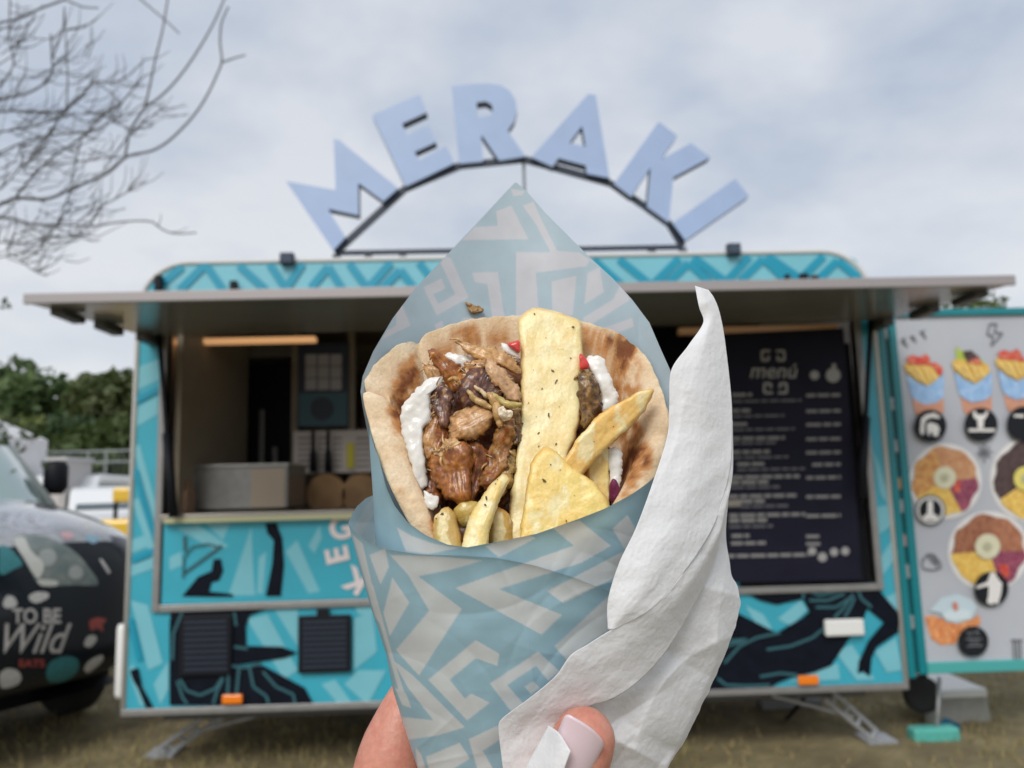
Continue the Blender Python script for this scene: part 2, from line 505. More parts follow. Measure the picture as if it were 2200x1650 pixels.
for q in (((1875, 745), (1892, 735), (1900, 800), (1880, 830)), ((1890, 900), (1900, 880), (1925, 1000), (1910, 1020)), ((1872, 960), (1890, 1000), (1918, 1100), (1890, 1060)),
          ((1883, 1090), (1925, 1080), (1928, 1120), (1886, 1150)), ((1885, 1210), (1915, 1160), (1930, 1190), (1890, 1245)), ((1900, 1285), (1930, 1270), (1938, 1330), (1922, 1320)),
          ((1600, 1300), (1640, 1320), (1660, 1352), (1630, 1350)), ((1670, 1330), (1720, 1290), (1735, 1310), (1700, 1345)),
          ((1795, 1400), (1830, 1385), (1880, 1460), (1840, 1462)), ((1690, 1466), (1760, 1440), (1800, 1425), (1805, 1460)), ((1880, 1400), (1925, 1370), (1938, 1440), (1905, 1445))):
    flat(pt, q, YP)
build_each(pt, 'light_pattern', M_cyanL, trailer)
pd = MB()
for q in ([(385, 624), (441, 568), (480, 624)], [(513, 570), (570, 622)], [(579, 568), (614, 620), (650, 566)], [(668, 618), (705, 573), (735, 620)],
          [(750, 566), (790, 620), (840, 564)], [(820, 620), (860, 580), (890, 620)], [(900, 564), (935, 610)], [(1275, 558), (1340, 616)],
          [(1330, 557), (1400, 614), (1460, 555)], [(1430, 612), (1480, 565), (1530, 610)], [(1490, 553), (1560, 606), (1610, 551)],
          [(1590, 604), (1640, 556), (1690, 602)], [(1650, 551), (1720, 599), (1770, 550)], [(1760, 598), (1800, 560), (1845, 598)], [(330, 624), (392, 572)]):
    stroke(pd, q, 17, YP-0.005)
for q in ([(292, 860), (342, 835)], [(290, 1010), (340, 1180)], [(283, 1205), (338, 1180)], [(280, 1330), (300, 1420)]):
    stroke(pd, q, 13, YP-0.005)
build_each(pd, 'dark_pattern', M_cyanD, trailer)

C4 = lambda P: [(x*0.40909, 1050+y*0.40909) for x, y in P]
C6 = lambda P: [(1400+x*0.36364, 1050+y*0.36364) for x, y in P]
SP = lambda P: P
mu = MB()
YM = -0.0075
flat(mu, SP(C4([(900, 622), (1440, 618), (1310, 665), (1290, 720), (1292, 825), (1480, 830), (1560, 860), (1500, 888), (1215, 930), (1385, 930), (1600, 1045), (1650, 1137), (890, 1137), (890, 700)])), YM)
flat(mu, SP(C4([(680, 955), (725, 940), (745, 1040), (805, 1150), (765, 1150), (725, 1050), (700, 1010)])), YM)
flat(mu, SP(C6([(300, 590), (1330, 582), (1470, 745), (1455, 850), (1330, 935), (1300, 1000), (1290, 1110), (1250, 1080), (1217, 1090), (1225, 1020), (1280, 900), (1372, 790), (1275, 708), (1250, 770), (1165, 890), (1100, 985), (1060, 1045), (960, 1085), (850, 1105), (740, 1150), (680, 1188), (250, 1205), (250, 1000), (450, 870), (735, 852), (880, 770), (932, 725), (895, 650), (740, 685), (640, 660), (500, 590)])), YM)
flat(mu, SP(C6([(300, 680), (520, 740), (735, 850), (430, 890), (300, 900)])), YM)
build_each(mu, 'mural_figure', M_ink, trailer)
tl = MB()
YL = -0.012
for q in ([(945, 1000), (980, 1060), (1050, 1085), (1130, 1050), (1170, 990)], [(930, 1010), (960, 1100), (985, 1130)], [(1120, 1130), (1140, 1060), (1170, 1000)],
          [(1195, 1100), (1200, 940)], [(1240, 1100), (1255, 940)], [(1310, 940), (1330, 1040), (1400, 1090), (1410, 1130)], [(1380, 960), (1450, 1040), (1540, 1080), (1550, 1130)],
          [(1210, 930), (1290, 940), (1370, 915)], [(905, 900), (910, 760), (960, 640)], [(1230, 830), (1300, 840)], [(1230, 650), (1240, 720)]):
    stroke(tl, C4(q), 6, YL)
for q in ([(920, 600), (990, 630), (1090, 610), (1150, 590)], [(930, 660), (1040, 660), (1140, 620)], [(970, 700), (1090, 700), (1180, 640)], [(1080, 760), (1140, 700), (1190, 620)],
          [(1140, 760), (1180, 690), (1200, 640)], [(1215, 590), (1240, 650), (1300, 700)], [(680, 950), (820, 930), (950, 880), (1050, 800)],
          [(430, 1030), (520, 930), (620, 880), (760, 850)], [(440, 900), (560, 890)], [(440, 930), (540, 900)], [(640, 1110), (760, 1090), (860, 1100)],
          [(390, 1120), (440, 1160), (560, 1165), (700, 1160)], [(900, 600), (895, 650)], [(600, 590), (590, 630)]):
    stroke(tl, C6(q), 6, YL)
build_each(tl, 'mural_line', M_tealink, trailer)
# counter mural, raised arm and profile head with a ring
mc = MB()
YC = -0.0135
flat(mc, SP(C4([(955, 565), (1040, 462), (1110, 432), (1122, 370), (1160, 368), (1172, 432), (1150, 482), (1112, 492), (1090, 568)])), YC)
flat(mc, SP(C4([(1395, 565), (1428, 400), (1438, 275), (1402, 232), (1393, 182), (1450, 178), (1482, 260), (1492, 400), (1475, 565)])), YC)
flat(mc, SP(C4([(1060, 568), (1100, 540), (1220, 552), (1225, 568)])), YC)
build_each(mc, 'mural_figure', M_ink, trailer)
ml = MB()
stroke(ml, C4([(960, 470), (965, 360), (1010, 305), (1090, 290), (1160, 310)]), 4, YC-0.005)
stroke(ml, C4([(965, 445), (1165, 300)]), 7, YC-0.005)
stroke(ml, C4([(970, 250), (972, 330)]), 8, YC-0.005)
build_each(ml, 'mural_line', M_tealink, trailer)
mw = MB()
for q in ([(1200, 560), (1320, 200), (1330, 430), (1340, 560)], [(1500, 330), (1560, 270), (1680, 540), (1620, 550)], [(930, 210), (1040, 190), (1200, 300), (1140, 330)],
          [(1080, 180), (1210, 180), (1170, 270)], [(890, 360), (950, 330), (960, 400), (890, 430)], [(1620, 300), (1680, 190), (1690, 260), (1650, 340)], [(1360, 360), (1400, 330), (1380, 550), (1350, 550)]):
    flat(mw, C4(q), YC+0.001)
build_each(mw, 'light_pattern', M_cyanL, trailer)
for ch, cx, cy, ro in (('G', 732, 1136, 0.15), ('E', 727, 1193, 1.78), ('K', 766, 1246, 2.6)):
    text_obj(ch, 0.16, M_pinkprint, trailer, place=on_plane(cx, cy, -0.019, ro), bold=0.006)
# vents, lamps, markers
for x0, y0, x1, y1 in ((385, 1322, 497, 1452), (640, 1322, 754, 1446)):
    v = pbox(MB(), x0, y0, x1, y1, -0.03, -0.016).build('vent_cover', M_black, trailer, bevel=0.006)
    sl = MB()
    for k in range(9):
        yy = y0+14+k*(y1-y0-28)/8
        pbox(sl, x0+10, yy-3, x1-10, yy+3, -0.034, -0.031)
    build_each(sl, 'vent_slat', M_navy, v)
pbox(MB(), 680, 1308, 706, 1325, -0.03, -0.016).build('vent_hood', M_black, trailer, bevel=0.004)
for x0, y0 in ((476, 1493), (1716, 1452)):
    pbox(MB(), x0, y0, x0+44, y0+20, -0.035, -0.0165).build('side_marker', M_orange, trailer, bevel=0.006)
pbox(MB(), 1774, 1331, 1858, 1367, -0.045, -0.0165).build('outside_socket', M_white, trailer, bevel=0.01)
ca = MB()
ca.lathe((XL-0.025, 0.03, 0.45), (0, 0, 1), [(0, 0.0), (0.0, .028), (.02, .034), (.34, .034), (.36, .028), (.36, 0)], 16)
ca.build('corner_lamp', M_white, trailer, True)
# support legs, hitch side and wheels
def strut_leg(foot, top, side):
    l = MB()
    d = 0.05
    f_, t2 = Vector(foot), Vector(top)
    dv = (f_-t2).normalized(); pv = Vector((-dv.z, 0, dv.x))*.032+Vector((0, .02, 0))
    for s in (-1, 1):
        l.tube([t2+pv*s, f_+pv*s*.8], 0.013, 6)
    for k in (0.15, 0.4, 0.65, 0.95):
        p = t2.lerp(f_, k)
        l.tube([p-pv, p+pv], 0.012, 6)
    l.box(f_.x-.08, f_.x+.08, f_.y-.08, f_.y+.08, f_.z-.018, f_.z-.004)
    l.build('stabiliser_leg', M_galv, trailer)
    b = MB(); b.tube([t2+Vector((side*.3, 0, .0)), t2.lerp(f_, .55)], 0.01, 6)
    b.build('leg_brace', M_galv, trailer)
fA = GP(352, 1612, .07); fB = GP(1882, 1582, .07)
strut_leg((fA.x, fA.y, .07), TP(470, 1533, fA.y), 1)
strut_leg((fB.x, fB.y, .07), TP(1775, 1490, fB.y), -1)
for sx in (-0.42, 0.42):
    wl = MB()
    wl.lathe((sx, 0.14, 0.36), (0, 1, 0), [(0, .20), (0, .29), (.02, .31), (.18, .31), (.20, .29), (.20, .2)], 32)
    wo = wl.build('wheel', M_tyre, trailer, True)
    MB().lathe((sx, 0.15, 0.36), (0, 1, 0), [(0.04, 0.0), (0.02, .05), (.04, .12), (.0, .2), (.03, .205)], 24).build('rim', M_galv, wo, True)
MB().box(-1.9, 1.9, 0.25, 0.33, 0.27, 0.362).box(-1.9, 1.9, 1.6, 1.68, 0.27, 0.362).box(-0.9, 0.9, .34, 1.59, .28, .36).build('chassis', M_darkalu, trailer)
# awning
aw = thing('awning', (0, 0, 2.33), None, None)
del aw
AZ, AF, AZF = 2.335, -1.06, 2.262
bpy.data.objects.remove(bpy.data.objects['awning'])
a_ = MB()
ax0, ax1 = -1.955, 2.045
a_.add([(ax0, AF, AZF-.03), (ax1, AF, AZF-.03), (ax1, AF, AZF), (ax0, AF, AZF), (ax0, -0.02, AZ-.03), (ax1, -0.02, AZ-.03), (ax1, -0.02, AZ), (ax0, -0.02, AZ)],
       [(0, 1, 2, 3), (5, 4, 7, 6), (0, 4, 5, 1), (3, 2, 6, 7), (0, 3, 7, 4), (1, 5, 6, 2)])
awn = a_.build('awning', M_awn, trailer, bevel=0.004)
MB().box(ax0-.004, ax1+.004, AF-.022, AF-.002, AZF-.036, AZF+.006).build('front_lip', mat('lip_aluminium', (0.36, 0.33, 0.33), 0.45, 0.3), awn, bevel=0.003)
for sx in (ax0+.05, ax1-.05):
    br = MB()
    for yy, s in ((-0.85, .045), (-0.50, .055), (-0.08, .06)):
        zz = AZF+(AZ-AZF)*(yy-AF)/(-AF)
        br.box(sx-.03, sx+.03, yy-.09, yy+.09, zz-.03-s*.8, zz-.031)
    build_each(br, 'bracket', M_darkalu, awn, bevel=0.008)
gasL = [(-1.86, -0.06, 2.30), (-1.74, -0.10, 1.35)]
gasR = [(1.955, -0.06, 2.30), (1.80, -0.10, 1.35)]
for gp in (gasL, gasR):
    q = MB(); q.tube(gp, 0.014, 8)
    q2 = MB()
    a, b = Vector(gp[0]), Vector(gp[1])
    q.build('gas_strut', M_black, awn, True)
    MB().tube([a+(b-a)*.55, b], 0.024, 10).build('strut_sleeve', M_black, awn, True)
for x0, y0, x1, y1 in ((330, 590, 345, 622), (492, 602, 508, 622), (1690, 588, 1698, 604), (1722, 586, 1738, 604), (1746, 590, 1760, 604)):
    pbox(MB(), x0, y0, x1, y1, -0.06, -0.02).build('awning_catch', M_black, trailer, bevel=0.006)

# roof floodlights
for i, (px, py) in enumerate(((622, 561), (1570, 541))):
    c = TP(px, py, 0.02)
    fl = thing('floodlight', (c.x, 0.02, 2.71), ['black floodlight on the roof edge, left of the letter M', 'black floodlight on the roof edge, right of the letter I'][i], 'floodlight', 'floodlights on the trailer roof')
    MB().box(c.x-.037, c.x+.037, -.05, .0, c.z-.035, c.z+.03).build('lamp_head', M_navy, fl, bevel=0.006)
    MB().box(c.x-.03, c.x+.03, -.053, -.0502, c.z-.028, c.z+.022).build('lamp_glass', mat('lamp_glass', (.05, .07, .1), .1), fl)
    MB().box(c.x-.012, c.x+.012, .001, .05, 2.712, c.z+.01).build('lamp_bracket', M_black, fl)

# ------------------------------------------------------------------ roof sign
sign = thing('roof_sign', (0, 0.2, 2.71), 'arched sign of six big blue letters reading MERAKI on the trailer roof', 'sign')
M_letter = mat('periwinkle_face', (0.345, 0.45, 0.66), 0.4, var=0.05, vscale=3)
M_return = mat('letter_return', (0.03, 0.045, 0.07), 0.5)
C8 = lambda P: [(580+x*0.49091, 150+y*0.49091) for x, y in P]
R_bowl = [(795, 75), (880, 64), (960, 62), (1010, 70), (1050, 95), (1075, 135), (1082, 180), (1070, 225), (1040, 268), (1118, 380), (1003, 398), (925, 285), (932, 402), (828, 412)]
letters = [
 ([(70, 488), (288, 528), (280, 303), (305, 310), (562, 520), (497, 577), (387, 497), (388, 637), (255, 610), (332, 733), (278, 792)], None),
 ([(448, 200), (655, 110), (687, 188), (578, 238), (602, 290), (695, 243), (728, 318), (632, 362), (655, 396), (772, 336), (808, 410), (593, 512)], None),
 (R_bowl, [(905, 145), (945, 140), (970, 155), (976, 178), (965, 200), (940, 208), (906, 210)]),
 ([(1392, 108), (1425, 112), (1486, 475), (1386, 455), (1382, 420), (1262, 388), (1238, 425), (1143, 384)], [(1365, 248), (1310, 322), (1382, 338)]),
 ([(1700, 228), (1782, 290), (1712, 392), (1842, 322), (1926, 385), (1765, 472), (1745, 668), (1650, 600), (1665, 430), (1582, 557), (1505, 500)], None),
 ([(2035, 478), (2096, 555), (1817, 748), (1762, 672)], None)]
for (P, H), ch in zip(letters, 'MERAKI'):
    h2 = px2xz(C8(H), 0.12) if H else None
    b = MB().prism(px2xz(C8(P), 0.12), 0.123, 0.19, h2).build('letter', M_return, sign)
    P2 = np.array(C8(P)); 
    MB().prism(px2xz(C8(P), 0.12), 0.114, 0.1225, h2).build('letter_face', M_letter, b)
fb = MB()
arc = px2xz(C8([(292, 796), (590, 522), (832, 420), (1112, 392), (1490, 497), (1740, 665), (1806, 776)]), 0.17)
for i in range(6):
    (x0, z0), (x1, z1) = arc[i], arc[i+1]
    d = Vector((x1-x0, z1-z0)).normalized(); n = Vector((-d.y, d.x))*0.016
    fb.prism([(x0-n.x, z0-n.y), (x1-n.x, z1-n.y), (x1+n.x, z1+n.y), (x0+n.x, z0+n.y)], 0.15+0.0012*i, 0.19-0.001*i)
fb.build('arch_bar', M_navy, sign)
(bx0, bz0), (bx1, bz1) = arc[0], arc[-1]
q0, q1 = TP(722, 546, .17), TP(1468, 529, .17)
zb = (q0.z+q1.z)/2
MB().box(bx0, bx1, .155, .185, zb-.011, zb+.011).build('base_bar', M_navy, sign)
tb = TP(1110*.49091+580, 345, .17)
MB().box(tb.x-.009, tb.x+.009, .16, .18, zb+.012, tb.z).build('upright', mat('grey_upright', (.2, .22, .24), .5), sign)
for x in (bx0, bx0+.18, -.6, .4, bx1-.18, bx1):
    MB().box(x-.02, x+.02, .15, .19, 2.708, zb-.012).build('foot', M_navy, sign)

# ------------------------------------------------------------------ things in the hatch
board = thing('menu_board', tuple(TP(1700, 1250, -.04)), 'tall dark navy menu board with menú heading and rows of white text', 'menu board')
M_board = mat('navy_board', (0.012, 0.012, 0.026), 0.6, spec=.15, var=0.2, vscale=3)
MB().prism(px2xz([(1520, 718), (1812, 704), (1852, 1245), (1525, 1253)], -.04), -.04, -.02).build('panel', M_board, board)
M_chalk = mat('pale_print', (0.34, 0.335, 0.33), 0.6)
M_chalk2 = mat('dim_print', (0.13, 0.13, 0.145), 0.6)
hd = MB()
for y0, fl_ in ((766, 1), (832, -1)):
    for sx in (-1, 1):
        cx = 1661 if fl_ == 1 else 1666
        stroke(hd, [(cx+sx*6, y0-12*fl_), (cx+sx*24, y0-12*fl_), (cx+sx*24, y0+8*fl_), (cx+sx*10, y0+8*fl_), (cx+sx*10, y0-2*fl_)], 5, -.042)
build_each(hd, 'heading_ornament', M_chalk, board)
text_obj('menú', 0.115, M_chalk, board, shear=0.25, place=on_plane(1660, 798, -.0485, -0.03), bold=0.001)
M_rows = mat('row_print', (.25, .245, .24), .6)
rows = MB(); rows2 = MB()
def words(mb, x0, x1, y, h, seed):
    r = random.Random(seed); x = x0
    while x < x1-4:
        wl_ = min(r.uniform(14, 34), x1-x)
        yy = y-(x-1600)*0.018
        flat(mb, [(x, yy-h/2), (x+wl_, yy-h/2-.3), (x+wl_, yy+h/2-.3), (x, yy+h/2)], -.042)
        x += wl_+4
for i, (y, x0, x1, d) in enumerate(((848, 1572, 1616, 14), (882, 1572, 1612, 12), (911, 1572, 1612, 12), (942, 1572, 1686, 10), (971, 1572, 1654, 12), (997, 1584, 1642, 12),
                       (1025, 1567, 1718, 22), (1066, 1565, 1716, 22), (1107, 1567, 1730, 24), (1151, 1572, 1610, 0), (1167, 1571, 1645, 0), (1194, 1556, 1738, 0))):
    words(rows, x0, x1, y, 7, i)
    if d:
        words(rows2, x0, x0+150 - (i*37 % 60), y+d, 5, 40+i)
    if d >= 20:
        words(rows, x0, x0+84, y+11, 8, 90+i)
    if y < 1190:
        words(rows, 1732 if i != 5 else 1745, 1806 if d else 1762, y+4, 6.5, 60+i)
build_each(rows, 'price_row', M_rows, board); build_each(rows2, 'description_row', M_chalk2, board)
ic = MB()
for x, y, r in ((1750, 806, 10), (1790, 806, 16), (1792, 786, 5), (1745, 1184, 9), (1767, 1197, 10), (1792, 1186, 9), (1816, 1184, 9)):
    flat(ic, disc(x, y, r, n=14), -.042)
build_each(ic, 'board_icon', M_chalk, board)

poster = thing('wall_poster', tuple(TP(695, 915, 1.08)), 'dark navy poster with a pale grid above a round badge, inside the hatch', 'poster')
M_posn = mat('poster_navy', (0.012, 0.022, 0.045), 0.5)
pbox(MB(), 640, 737, 748, 917, 1.09, 1.11).build('sheet', M_posn, poster)
pg = MB()
for i in range(3):
    for j in range(3):
        flat(pg, [(656+i*27, 762+j*26), (680+i*27, 761+j*26), (680+i*27, 785+j*26), (656+i*27, 786+j*26)], 1.088)
build_each(pg, 'grid_square', mat('pale_square', (.42, .40, .42), .6), poster)
pl = MB(); flat(pl, [(642, 845), (746, 842), (746, 914), (642, 916)], 1.0885); pl.build('lower_band', mat('poster_teal', (.04, .11, .14), .5), poster)
pl = MB(); flat(pl, disc(692, 878, 25), 1.084); pl.build('badge', M_posn, poster)
chart = thing('wall_chart', tuple(TP(700, 1010, 1.0)), 'white sheet with small rows hung under the dark poster', 'notice')
pbox(MB(), 630, 925, 800, 1016, 1.05, 1.06).build('sheet', mat('sheet_white', (.62, .56, .52), .6), chart)
cl = MB()
for k in range(6):
    for x0, x1 in ((640, 672), (684, 702), (716, 735), (765, 795)):
        flat(cl, [(x0, 940+k*12), (x1, 939+k*12), (x1, 943+k*12), (x0, 944+k*12)], 1.048)
build_each(cl, 'text_row', mat('grey_text', (.2, .18, .18), .6), chart)
pbox(MB(), 745, 952, 760, 1006, 1.03, 1.044).build('yellow_tag', mat('yellow_tag', (.62, .55, .03), .5), chart)
for i, x in enumerate((673, 705)):
    u = MB(); a, b = TP(x, 925, .98), TP(x, 1015, .98)
    u.tube([a, a.lerp(b, .45), a.lerp(b, .55), b], [.012, .014, .024, .026], 8)
    tag(u.build('cooking_utensil', M_black, None, True), ['black utensil hanging before the white sheet, left one of two', 'black utensil hanging before the white sheet, right one beside the yellow tag'][i], 'utensil', 'utensils hanging in the trailer')
for i, x in enumerate((700, 776)):
    b = MB(); c = TP(x, 1062, .8)
    b.lathe((c.x, .8, c.z), (0, 1, 0), [(0, 0), (0, .12), (.01, .128), (.022, .12), (.022, 0)], 28)
    tag(b.build('serving_board', M_wood, None), ['round wooden serving board standing on the worktop beside the steel case', 'round wooden serving board standing nearest the hand-held wrap'][i], 'board', 'round boards on the worktop')
st = thing('display_case', tuple(TP(515, 1090, .3)), 'brushed stainless steel case standing on the worktop', 'warming case')
pbox(MB(), 410, 1003, 618, 1094, .28, .7).build('case_body', M_steel, st, bevel=.008)
pbox(MB(), 408, 997, 620, 1003, .27, .71).build('case_lid', mat('lid_steel', (.4, .4, .38), .35, .8), st, bevel=.002)
pbox(MB(), 540, 1006, 612, 1090, .272, .279).build('glass_door', mat('warm_pane', (.36, .29, .22), .25, .3), st)
bag = MB()
c = TP(383, 1100, .2)
bag.add([(c.x-.075, .12, cz+.02), (c.x+.07, .12, cz+.02), (c.x+.07, .24, cz+.02), (c.x-.075, .24, cz+.02), (c.x-.08, .1, cz+.12), (c.x+.075, .11, cz+.13), (c.x+.07, .26, cz+.12), (c.x-.08, .25, cz+.13), (c.x-.06, .16, cz+.19), (c.x+.06, .17, cz+.2), (c.x+.06, .2, cz+.2), (c.x-.06, .2, cz+.19)],
        [(3, 2, 1, 0), (0, 1, 5, 4), (1, 2, 6, 5), (2, 3, 7, 6), (3, 0, 4, 7), (4, 5, 9, 8), (5, 6, 10, 9), (6, 7, 11, 10), (7, 4, 8, 11), (8, 9, 10, 11)])
tag(bag.build('paper_bag', mat('kraft_paper', (.30, .19, .12), .8, var=.2, vscale=20, bump=.01, bscale=25)), 'brown paper bag folded shut at the end of the worktop', 'bag')
pk = MB(); pbox(pk, 636, 1018, 652, 1096, .92, .96)
tag(pk.build('paper_roll_post', mat('pink_post', (.45, .33, .32), .5)), 'pale pink post standing on the worktop beneath the white sheet', 'post')

# ------------------------------------------------------------------ picture board door
door = thing('menu_door', tuple(TP(1985, 1450, 0)), 'teal framed picture board door with printed gyros and plates, opened beside the trailer', 'picture board')
M_brd = mat('pale_board', (0.50, 0.52, 0.56), 0.45, col2=(0.42, 0.44, 0.49), vscale=2.0)
DX0 = 2.10; DX1 = 3.3; DZ0 = TP(2000, 1446, 0).z; DZ1 = TP(1915, 682, 0).z
MB().box(DX0, DX1, 0.0, .03, DZ0, DZ1).build('board_panel', M_brd, door)
f2 = MB(); f2.box(DX0-.03, DX0+.012, -.02, .04, DZ0-.002, DZ1+.04)
f2.build('frame_stile', M_teal, door, bevel=.004)
MB().box(DX0+.013, DX1, -.02, .04, DZ1, DZ1+.038).build('frame_rail', M_teal, door, bevel=.004)
MB().box(DX0+.013, DX1, -.02, .04, DZ0, DZ0+.055).build('frame_rail', mat('light_teal_rail', (.07, .38, .37), .4), door, bevel=.004)
MB().box(2.0145, 2.052, -.012, .05, DZ0-.02, DZ1+.03).build('hinge_stile', M_teal, door, bevel=.004)
for zz in (2.24, 1.85, 1.62, 1.30, .96, .70):
    MB().box(2.0525, 2.0695, -.008, .02, zz-.035, zz+.035).build('hinge', M_galv, door, bevel=.003)
for zz, (c0) in ((1.42, (.55, .33, .15)), (1.12, (.45, .3, .3))):
    MB().box(2.053, 2.069, -.007, .02, zz-.03, zz+.03).build('hinge', mat('rusty_hinge', c0, .6, .3), door, bevel=.003)
YD = -0.0015
M_fry = mat('print_fries', (.72, .42, .07), .5, col2=(.80, .58, .16), vscale=38, var=.2)
M_red = mat('print_tomato', (.55, .04, .03), .5, col2=(.70, .20, .12), vscale=40, var=.2)
M_blue = mat('print_blue_paper', (.24, .42, .70), .5, col2=(.38, .56, .80), vscale=28)
M_skin_p = mat('print_skin', (.60, .29, .19), .5, var=.1, vscale=12)
M_meat_p = mat('print_meat', (.25, .085, .045), .5, col2=(.40, .17, .09), vscale=50, var=.35)
M_meat_q = mat('print_chicken', (.48, .21, .09), .5, col2=(.60, .33, .17), vscale=42, var=.3)
M_dk_p = mat('print_dark_meat', (.05, .03, .03), .5, col2=(.10, .06, .055), vscale=50, var=.3)
M_purp = mat('print_red_cabbage', (.20, .035, .08), .5, col2=(.36, .09, .14), vscale=50, var=.3)
M_dip = mat('print_dip', (.66, .64, .46), .5, var=.12, vscale=25)
M_dipY = mat('print_yellow_dip', (.72, .63, .16), .5, var=.1, vscale=25)
M_halo = mat('print_white', (.74, .72, .70), .5)
M_badge = mat('print_badge', (.012, .014, .018), .6, spec=.2)
M_grey = mat('print_grey', (.13, .14, .155), .5)
M_green = mat('print_lettuce', (.42, .52, .08), .5)
def fp(pts, m, lev, name):
    b = MB(); flat(b, pts, YD-lev*0.0042); b.build(name, m, door)
C9 = lambda P: [(1900+x*.25445, 640+y*.25445) for x, y in P]
C10 = lambda P: [(1900+x*.25445, 1060+y*.25445) for x, y in P]
for dxp, dyp, kind in ((0, 0, 0), (404, -18, 1), (770, -42, 2)):
    S = lambda P: C9([(x+dxp, y+dyp) for x, y in P])
    fp(S([(235, 840), (500, 820), (505, 960), (420, 1010), (300, 1010), (262, 980)]), M_skin_p, 0, 'printed_hand')
    fp(S([(185, 650), (350, 700), (505, 650), (500, 840), (440, 885), (340, 900), (270, 870), (230, 830)]), M_blue, 1, 'printed_paper')
    if kind == 1: fp(S([(200, 420), (235, 460), (340, 470), (440, 560), (420, 600), (200, 560)]), M_green, 1, 'printed_lettuce')
    fp(S([(165, 560), (200, 540), (330, 540), (470, 580), (490, 640), (440, 690), (370, 740), (270, 700), (190, 630)]), M_fry, 2, 'printed_fries')
    fp(S([(190, 500), (240, 480), (300, 500), (350, 470), (390, 510), (380, 570), (280, 565), (200, 560)]) if kind != 1 else S([(260, 470), (330, 460), (400, 520), (410, 570), (300, 570)]), M_red if kind != 1 else M_dk_p, 3, 'printed_topping')
    fp(S([(370, 550), (440, 545), (495, 590), (490, 640), (460, 660), (430, 610)]) if kind == 0 else S([(300, 560), (380, 520), (430, 580), (380, 580)]), M_red, 3, 'printed_tomato')
    fry = MB()
    for a, b in (((200, 590), (300, 690)), ((260, 580), (350, 720)), ((330, 570), (390, 700)), ((400, 600), (420, 680))):
        stroke(fry, S([a, b]), 6, YD-.0168)
    build_each(fry, 'printed_fry', mat('print_pale_fry', (.80, .58, .20), .5), door)
def badge(cx, cy, r, parts, ringed=False):
    if ringed:
        fp(disc(cx, cy, r*1.38), M_grey, 3.6, 'badge_ring'); fp(disc(cx, cy, r*1.2), M_halo, 4.2, 'badge_ring')
    fp(disc(cx, cy, r), M_badge, 5, 'printed_badge')
    for P in parts: fp(P, M_halo, 6, 'badge_emblem')
badge(1999, 915, 35, [C9([(300, 1130), (310, 1020), (350, 985), (420, 970), (470, 1000), (465, 1020), (400, 1010), (355, 1030), (335, 1080), (340, 1130), (320, 1165)]),
                      C9([(355, 1070), (390, 1050), (450, 1070), (470, 1120), (450, 1140), (465, 1165), (420, 1170), (400, 1130), (385, 1140), (385, 1170), (365, 1150)])])
badge(2108, 912, 36, [C9([(745, 960), (775, 955), (775, 985), (850, 985), (850, 955), (880, 960), (860, 1010), (840, 1030), (835, 1100), (790, 1100), (785, 1030), (755, 1010)]),
                      C9([(710, 1105), (935, 1105), (930, 1130), (712, 1130)])])
badge(2200, 910, 37, [C9([(1095, 985), (1180, 985), (1180, 1010), (1095, 1005)])])
def plate(cx, cy, rx, ry, wedges, dip, md):
    fp(disc(cx, cy, rx*1.12, ry*1.1, 36), M_halo, 0, 'printed_plate')
    for a0, a1, m in wedges:
        pts = [(cx, cy)] + [(cx+rx*math.cos(a)*(1+.05*math.sin(a*9)), cy+ry*math.sin(a)*(1+.05*math.cos(a*7))) for a in np.linspace(math.radians(a0), math.radians(a1), 12)]
        fp(pts, m, 1, 'printed_portion')
    fp(disc(cx+dip[0], cy+dip[1], dip[2]), md, 3, 'printed_dip')
    fp(disc(cx+dip[0], cy+dip[1], dip[2]*.35), mat('print_dip_mark', (.45, .44, .30), .5), 4, 'printed_dip')
plate(2031, 1034, 70, 74, [(150, 250, mat('print_orange_meat', (.50, .19, .06), .5, col2=(.68, .38, .12), vscale=40, var=.3)), (250, 355, M_meat_q), (355, 425, M_purp), (60, 155, M_fry)], (-1, -8, 24), M_dip)
fp(C9([(590, 1560), (650, 1540), (640, 1640), (580, 1640)]), M_red, 2, 'printed_tomato')
plate(2212, 1030, 76, 82, [(150, 300, M_dk_p), (60, 150, M_fry), (300, 420, M_purp)], (-8, -2, 26), M_dipY)
plate(2124, 1184, 78, 78, [(175, 280, M_meat_p), (280, 360, mat('print_brown_meat', (.33, .12, .06), .5, col2=(.46, .21, .12), vscale=45, var=.3)), (0, 70, M_purp), (70, 175, M_fry)], (-2, -10, 27), M_dip)
fp(C10([(960, 600), (1040, 600), (1060, 680), (1010, 720)]), M_red, 2, 'printed_tomato')
badge(1999, 1096, 24, [C10([(365, 60), (410, 60), (412, 170), (450, 190), (445, 225), (330, 225), (330, 190), (362, 170)])], True)
badge(2130, 1265, 37, [C10([(895, 670), (930, 665), (960, 720), (995, 760), (985, 850), (960, 935), (930, 925), (900, 940), (865, 920), (880, 850), (880, 780), (780, 805), (778, 785), (870, 745)])])
fp(C10([(340, 1040), (420, 1030), (480, 1060), (740, 1060), (800, 1020), (815, 1110), (700, 1130), (620, 1230), (600, 1270), (480, 1280), (400, 1230), (370, 1150)]), mat('print_orange_fries', (.62, .17, .05), .5, col2=(.78, .38, .16), vscale=45, var=.3), 0, 'printed_portion')
fp(C10([(380, 990), (480, 880), (620, 850), (740, 900), (780, 960), (740, 1060), (620, 1100), (520, 1080), (480, 1010)]), mat('print_pale_cloth', (.52, .64, .70), .5), 1, 'printed_paper')
